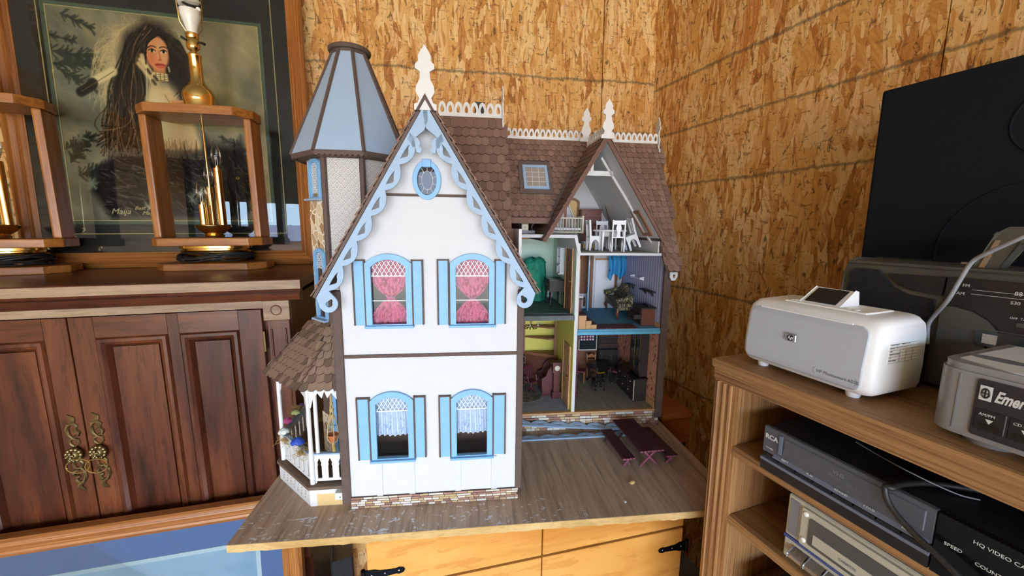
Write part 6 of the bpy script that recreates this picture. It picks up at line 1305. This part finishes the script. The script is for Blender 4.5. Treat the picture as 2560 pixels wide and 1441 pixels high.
bd_ = part(MB().prism([(0, 0), (.044, 0), (.044, .195), (0, .195)], 0, .004, 'yz'), 'blue_door', 'blue'); bd_.matrix_local = Matrix.Translation((hx(1469, 700, .55), .545, .311)) @ Matrix.Rotation(R(-16), 4, 'Z')
part(MB().ball((.006, .006, .09), .003, 8), 'door_knob', 'gilt', bd_, smooth=60); part(MB().box(.003, .006, .036, .046, .155, .175), 'hinge', 'gilt', bd_)
t = ht('toy_valance', 'bright blue printed cloth draped over the sitting room window', 'curtain', 0, .565, .440); w = (hx(1578, 660, .57)-hx(1535, 660, .57))/2; t.matrix_world = H.M((min(hx(1557, 660, .57), .8165-w), .565, .440))
MB().grid(lambda u, v: ((u-.5)*2*w*(1-.12*v*0)+.004*math.sin(v*4), -.010*math.sin(u*13)*(1-v*.5), .085*v-.022*math.sin(u*5.2+.8)**2*(1-v)), 36, 14).build('cloth', 'blue_fabric', t, smooth=80)
fw_ = part(MB().box(hx(1554, 700, yb), hx(1574, 700, yb), yb-.006, yb, hz(1560, 735, yb), .52), 'inner_window', 'door_brown'); part(MB().box(hx(1557, 700, yb), hx(1571, 700, yb), yb-.0075, yb-.005, hz(1560, 728, yb), .51), 'pane', 'ghost_white', fw_)
def wshelf(label, name, y, z, L, mat, rod=False):
    t = ht(name, label, 'shelf', .8228, y, z)
    MB().box(-.016, 0, -L/2, L/2, .004, .008).build('board', mat, t)
    for s in (-.6, .6): MB().prism([(0, .004), (-.012, .004), (-.004, -.006), (0, -.010)], s*L/2-.002, s*L/2+.002, 'xz').build('bracket', mat, t)
wshelf('dark toy wall shelf near the back of the striped wall', 'toy_wall_bracket', .51, .405, .055, 'dark_wood'); wshelf('dark toy wall shelf near the open end of the striped wall', 'toy_wall_bracket', .375, .405, .085, 'dark_wood')
t = ht('toy_towel_rail', 'white toy towel rail high on the striped wall', 'towel rail', .8228, .46, .442)
MB().tube([(-.012, -.04, 0), (-.012, .04, 0)], .0015, 6).build('bar', 'toy_white', t)
for s in (-1, 1): MB().prism([(0, -.006), (0, .006), (-.014, .003), (-.014, -.002)], s*.036-.003, s*.036+.003).build('bracket', 'toy_white', t)
# ---- kitchen
t = ht('toy_low_cabinet', 'long low dark toy cabinet with curved top panel in the kitchen', 'cabinet', .799, .415, .055)
MB().box(-.022, .020, -.07, .07, 0, .074).build('body', 'dark_wood', t, bevel=.0008); MB().prism([(-.026, -.072), (.022, -.072), (.022, .072), (-.010, .072), (-.026, .04)], .074, .078, 'xy').build('top', 'ebony', t)
for k in range(3): d = MB().box(-.0236, -.0215, -.066+.045*k, -.024+.045*k, .048, .070).build('drawer', 'dark_wood', t, bevel=.0006); MB().ball((-.0248, -.045+.045*k, .059), .0016, 6).build('knob', 'toy_cream', d)
for k in range(3): d = MB().box(-.0236, -.0215, -.066+.045*k, -.024+.045*k, .006, .044).build('door', 'dark_wood', t, bevel=.0006); MB().ball((-.0248, -.03+.045*k, .026), .0016, 6).build('knob', 'toy_cream', d)
MB().tube([(-.0225, -.0705, .004), (-.0225, -.0705, .072)], .0012, 5).build('worn_edge', 'toy_cream', t)
t = ht('toy_china_cabinet', 'dark glazed toy cabinet standing on the long low kitchen cabinet', 'cabinet', .8095, .392, .134)
MB().box(-.012, .012, -.040, .040, 0, .150).build('body', 'dark_wood', t, bevel=.0008)
for s in (-1, 1): d = MB().box(-.0145, -.012, s*.020-.0185, s*.020+.0185, .006, .146).build('door', 'dark_wood', t); MB().box(-.0152, -.0143, s*.020-.012, s*.020+.012, .016, .136).build('glass', 'radio_window', d); MB().box(-.0155, -.014, s*.020-.0160, s*.020-.0148, .010, .142).build('gilt_line', 'gilt', d)
t = ht('toy_kitchen_cupboard', 'tall burgundy toy cupboard beside the kitchen partition', 'cupboard', .588, .42, .055); MB().box(-.014, .017, -.025, .025, .010, .165).build('body', 'burgundy', t); MB().box(-.016, .019, -.027, .027, .078, .083).build('moulding', 'burgundy', t); MB().box(-.015, .021, -.028, .028, .003, .012).build('plinth', 'mahogany', t)
for b in (-1, 1): MB().lathe([(.003, 0), (.004, .003), (.003, .005)], 8, (.017, b*.022, 0)).build('foot', 'mahogany', t)
t = ht('toy_dining_table', 'dark round-cornered toy dining table in the kitchen', 'table', .722, .510, .0568, 12)
MB().prism(rrect(-.045, .045, -.038, .038, .02), .062, .067, 'xy').build('table_top', 'ebony', t, smooth=30)
for a in (-1, 1):
    for b in (-1, 1): MB().tube([(a*.026, b*.022, .063), (a*.030, b*.026, .04), (a*.026, b*.022, .015), (a*.034, b*.030, 0)], [.004, .0045, .003, .004], 7).build('leg', 'ebony', t, smooth=60)
def ladder(label, name, x, y, rz, wood_, seat, rx=0.0):
    t = ht(name, label, 'chair', x, y, .055+abs(math.sin(rx))*.0145, rz, 'kitchen chairs', rx=rx)
    MB().box(-.018, .018, -.018, .016, .038, .044).build('seat', seat, t, bevel=.0012)
    for a in (-1, 1): tleg(a*.015, -.014, 0, .039, .0032).build('leg', wood_, t, smooth=50); MB().tube([(a*.015, .014, 0), (a*.0155, .015, .045), (a*.0165, .020, .088)], .0024, 6).build('back_post', wood_, t)
    MB().prism([(-.016, .058), (.016, .058), (.016, .064), (0, .067), (-.016, .064)], .0155, .0185).build('slat', wood_, t); MB().prism([(-.017, .074), (.017, .074), (.017, .081), (.006, .085), (0, .089), (-.006, .085), (-.017, .081)], .0175, .0205).build('top_rail', wood_, t); MB().tube([(-.015, -.014, .018), (.015, -.014, .018)], .0014, 5).build('stretcher', wood_, t)
ladder('oak ladder-back toy chair with burgundy seat beside the kitchen cupboard', 'toy_ladderback_chair', .655, .528, 70, 'toy_oak', 'burgundy_seat'); ladder('oak ladder-back toy chair behind the kitchen table', 'toy_ladderback_chair', .708, .553, 0, 'toy_oak', 'burgundy_seat'); ladder('dark toy chair with burgundy seat tipped between table and tall cabinet', 'toy_ladderback_chair', .770, .520, -120, 'dark_wood', 'burgundy_seat', R(-8))
t = ht('toy_stool_chair', 'black and gilt toy chair pushed under the front of the kitchen table', 'chair', .697, .452, .055, 184)
MB().box(-.018, .018, -.018, .016, .032, .037).build('seat', 'ebony', t, bevel=.001)
for a in (-1, 1):
    for b in (-1, 1): tleg(a*.0155, b*.015, 0, .066 if b > 0 else .033, .0036).build('leg', 'ebony', t, smooth=50)
    for z in (.012, .026, .044, .058): MB().torus((a*.0155, .015, z), .003, .0007, 'z', 10, 4).build('gilt_ring', 'gilt', t)
MB().box(-.017, .017, .013, .017, .062, .067).build('top_rail', 'gilt', t); MB().box(-.015, .015, .013, .016, .034, .048).build('slat', 'ebony', t)
t = ht('toy_range', 'dark toy kitchen dresser along the back wall', 'dresser', hx(1520, 880, .585), .588, .055); MB().box(-.037, .037, -.012, .014, 0, .10).build('body', 'dark_wood', t); MB().box(-.037, .037, .002, .014, .10, .215).build('upper_case', 'dark_wood', t)
for z in (.115, .15, .185): MB().box(-.036, .036, -.004, .004, z, z+.003).build('shelf', 'toy_brown', t)
for k in range(4): MB().box(-.036+.0182*k, -.0195+.0182*k, -.0135, -.011, .06, .095).build('drawer', 'dark_wood', t, bevel=.0006)
MB().box(.004, .024, -.015, -.013, .077, .080).build('bar_handle', 'steel', t)
part(MB().box(hx(1546, 860, .61), hx(1569, 860, .61), .606, .614, hz(1556, 879, .61), .26), 'kitchen_window', 'door_brown'); f = part(MB().box(hx(1543, 890, .604), hx(1575, 890, .604), .598, .606, hz(1556, 903, .604), hz(1556, 880, .604)), 'tile_panel', 'dotted_white'); part(MB().box(hx(1543, 905, .604), hx(1575, 905, .604), .596, .606, hz(1556, 916, .604), hz(1556, 903, .604)), 'wood_panel', 'tan_wood')
def gingham():
    t = NT('gingham'); sp_ = t.N('SeparateXYZ'); t.L(t.N('TexCoord').outputs['Object'], sp_.inputs[0]); a = t.math('GREATER_THAN', t.math('FRACT', t.math('DIVIDE', sp_.outputs[0], .011)), .5); b = t.math('GREATER_THAN', t.math('FRACT', t.math('DIVIDE', sp_.outputs[2], .011)), .5); t.out(t.ramp(t.math('MULTIPLY', t.math('ADD', a, b), .5), [(0, '#e0dce0'), (.5, '#8a5060'), (1, '#4c1c28')]), .8)
gingham(); f = part(MB().box(hx(1445, 880, .61), hx(1490, 880, .61), .605, .614, hz(1467, 875, .61), .26), 'kitchen_window', 'ghost_white'); part(MB().box(hx(1447, 880, .61), hx(1488, 880, .61), .603, .606, hz(1467, 872, .61), .25), 'dark_pane', 'radio_window', f)
t = ht('toy_gingham_valance', 'maroon gingham valance over the kitchen back window', 'curtain', hx(1466, 845, .60), .597, hz(1467, 851, .597)); MB().grid(lambda u, v: ((u-.5)*.056, -.002*math.sin(u*40), .028*v), 30, 4).build('cloth', 'gingham', t, smooth=80)
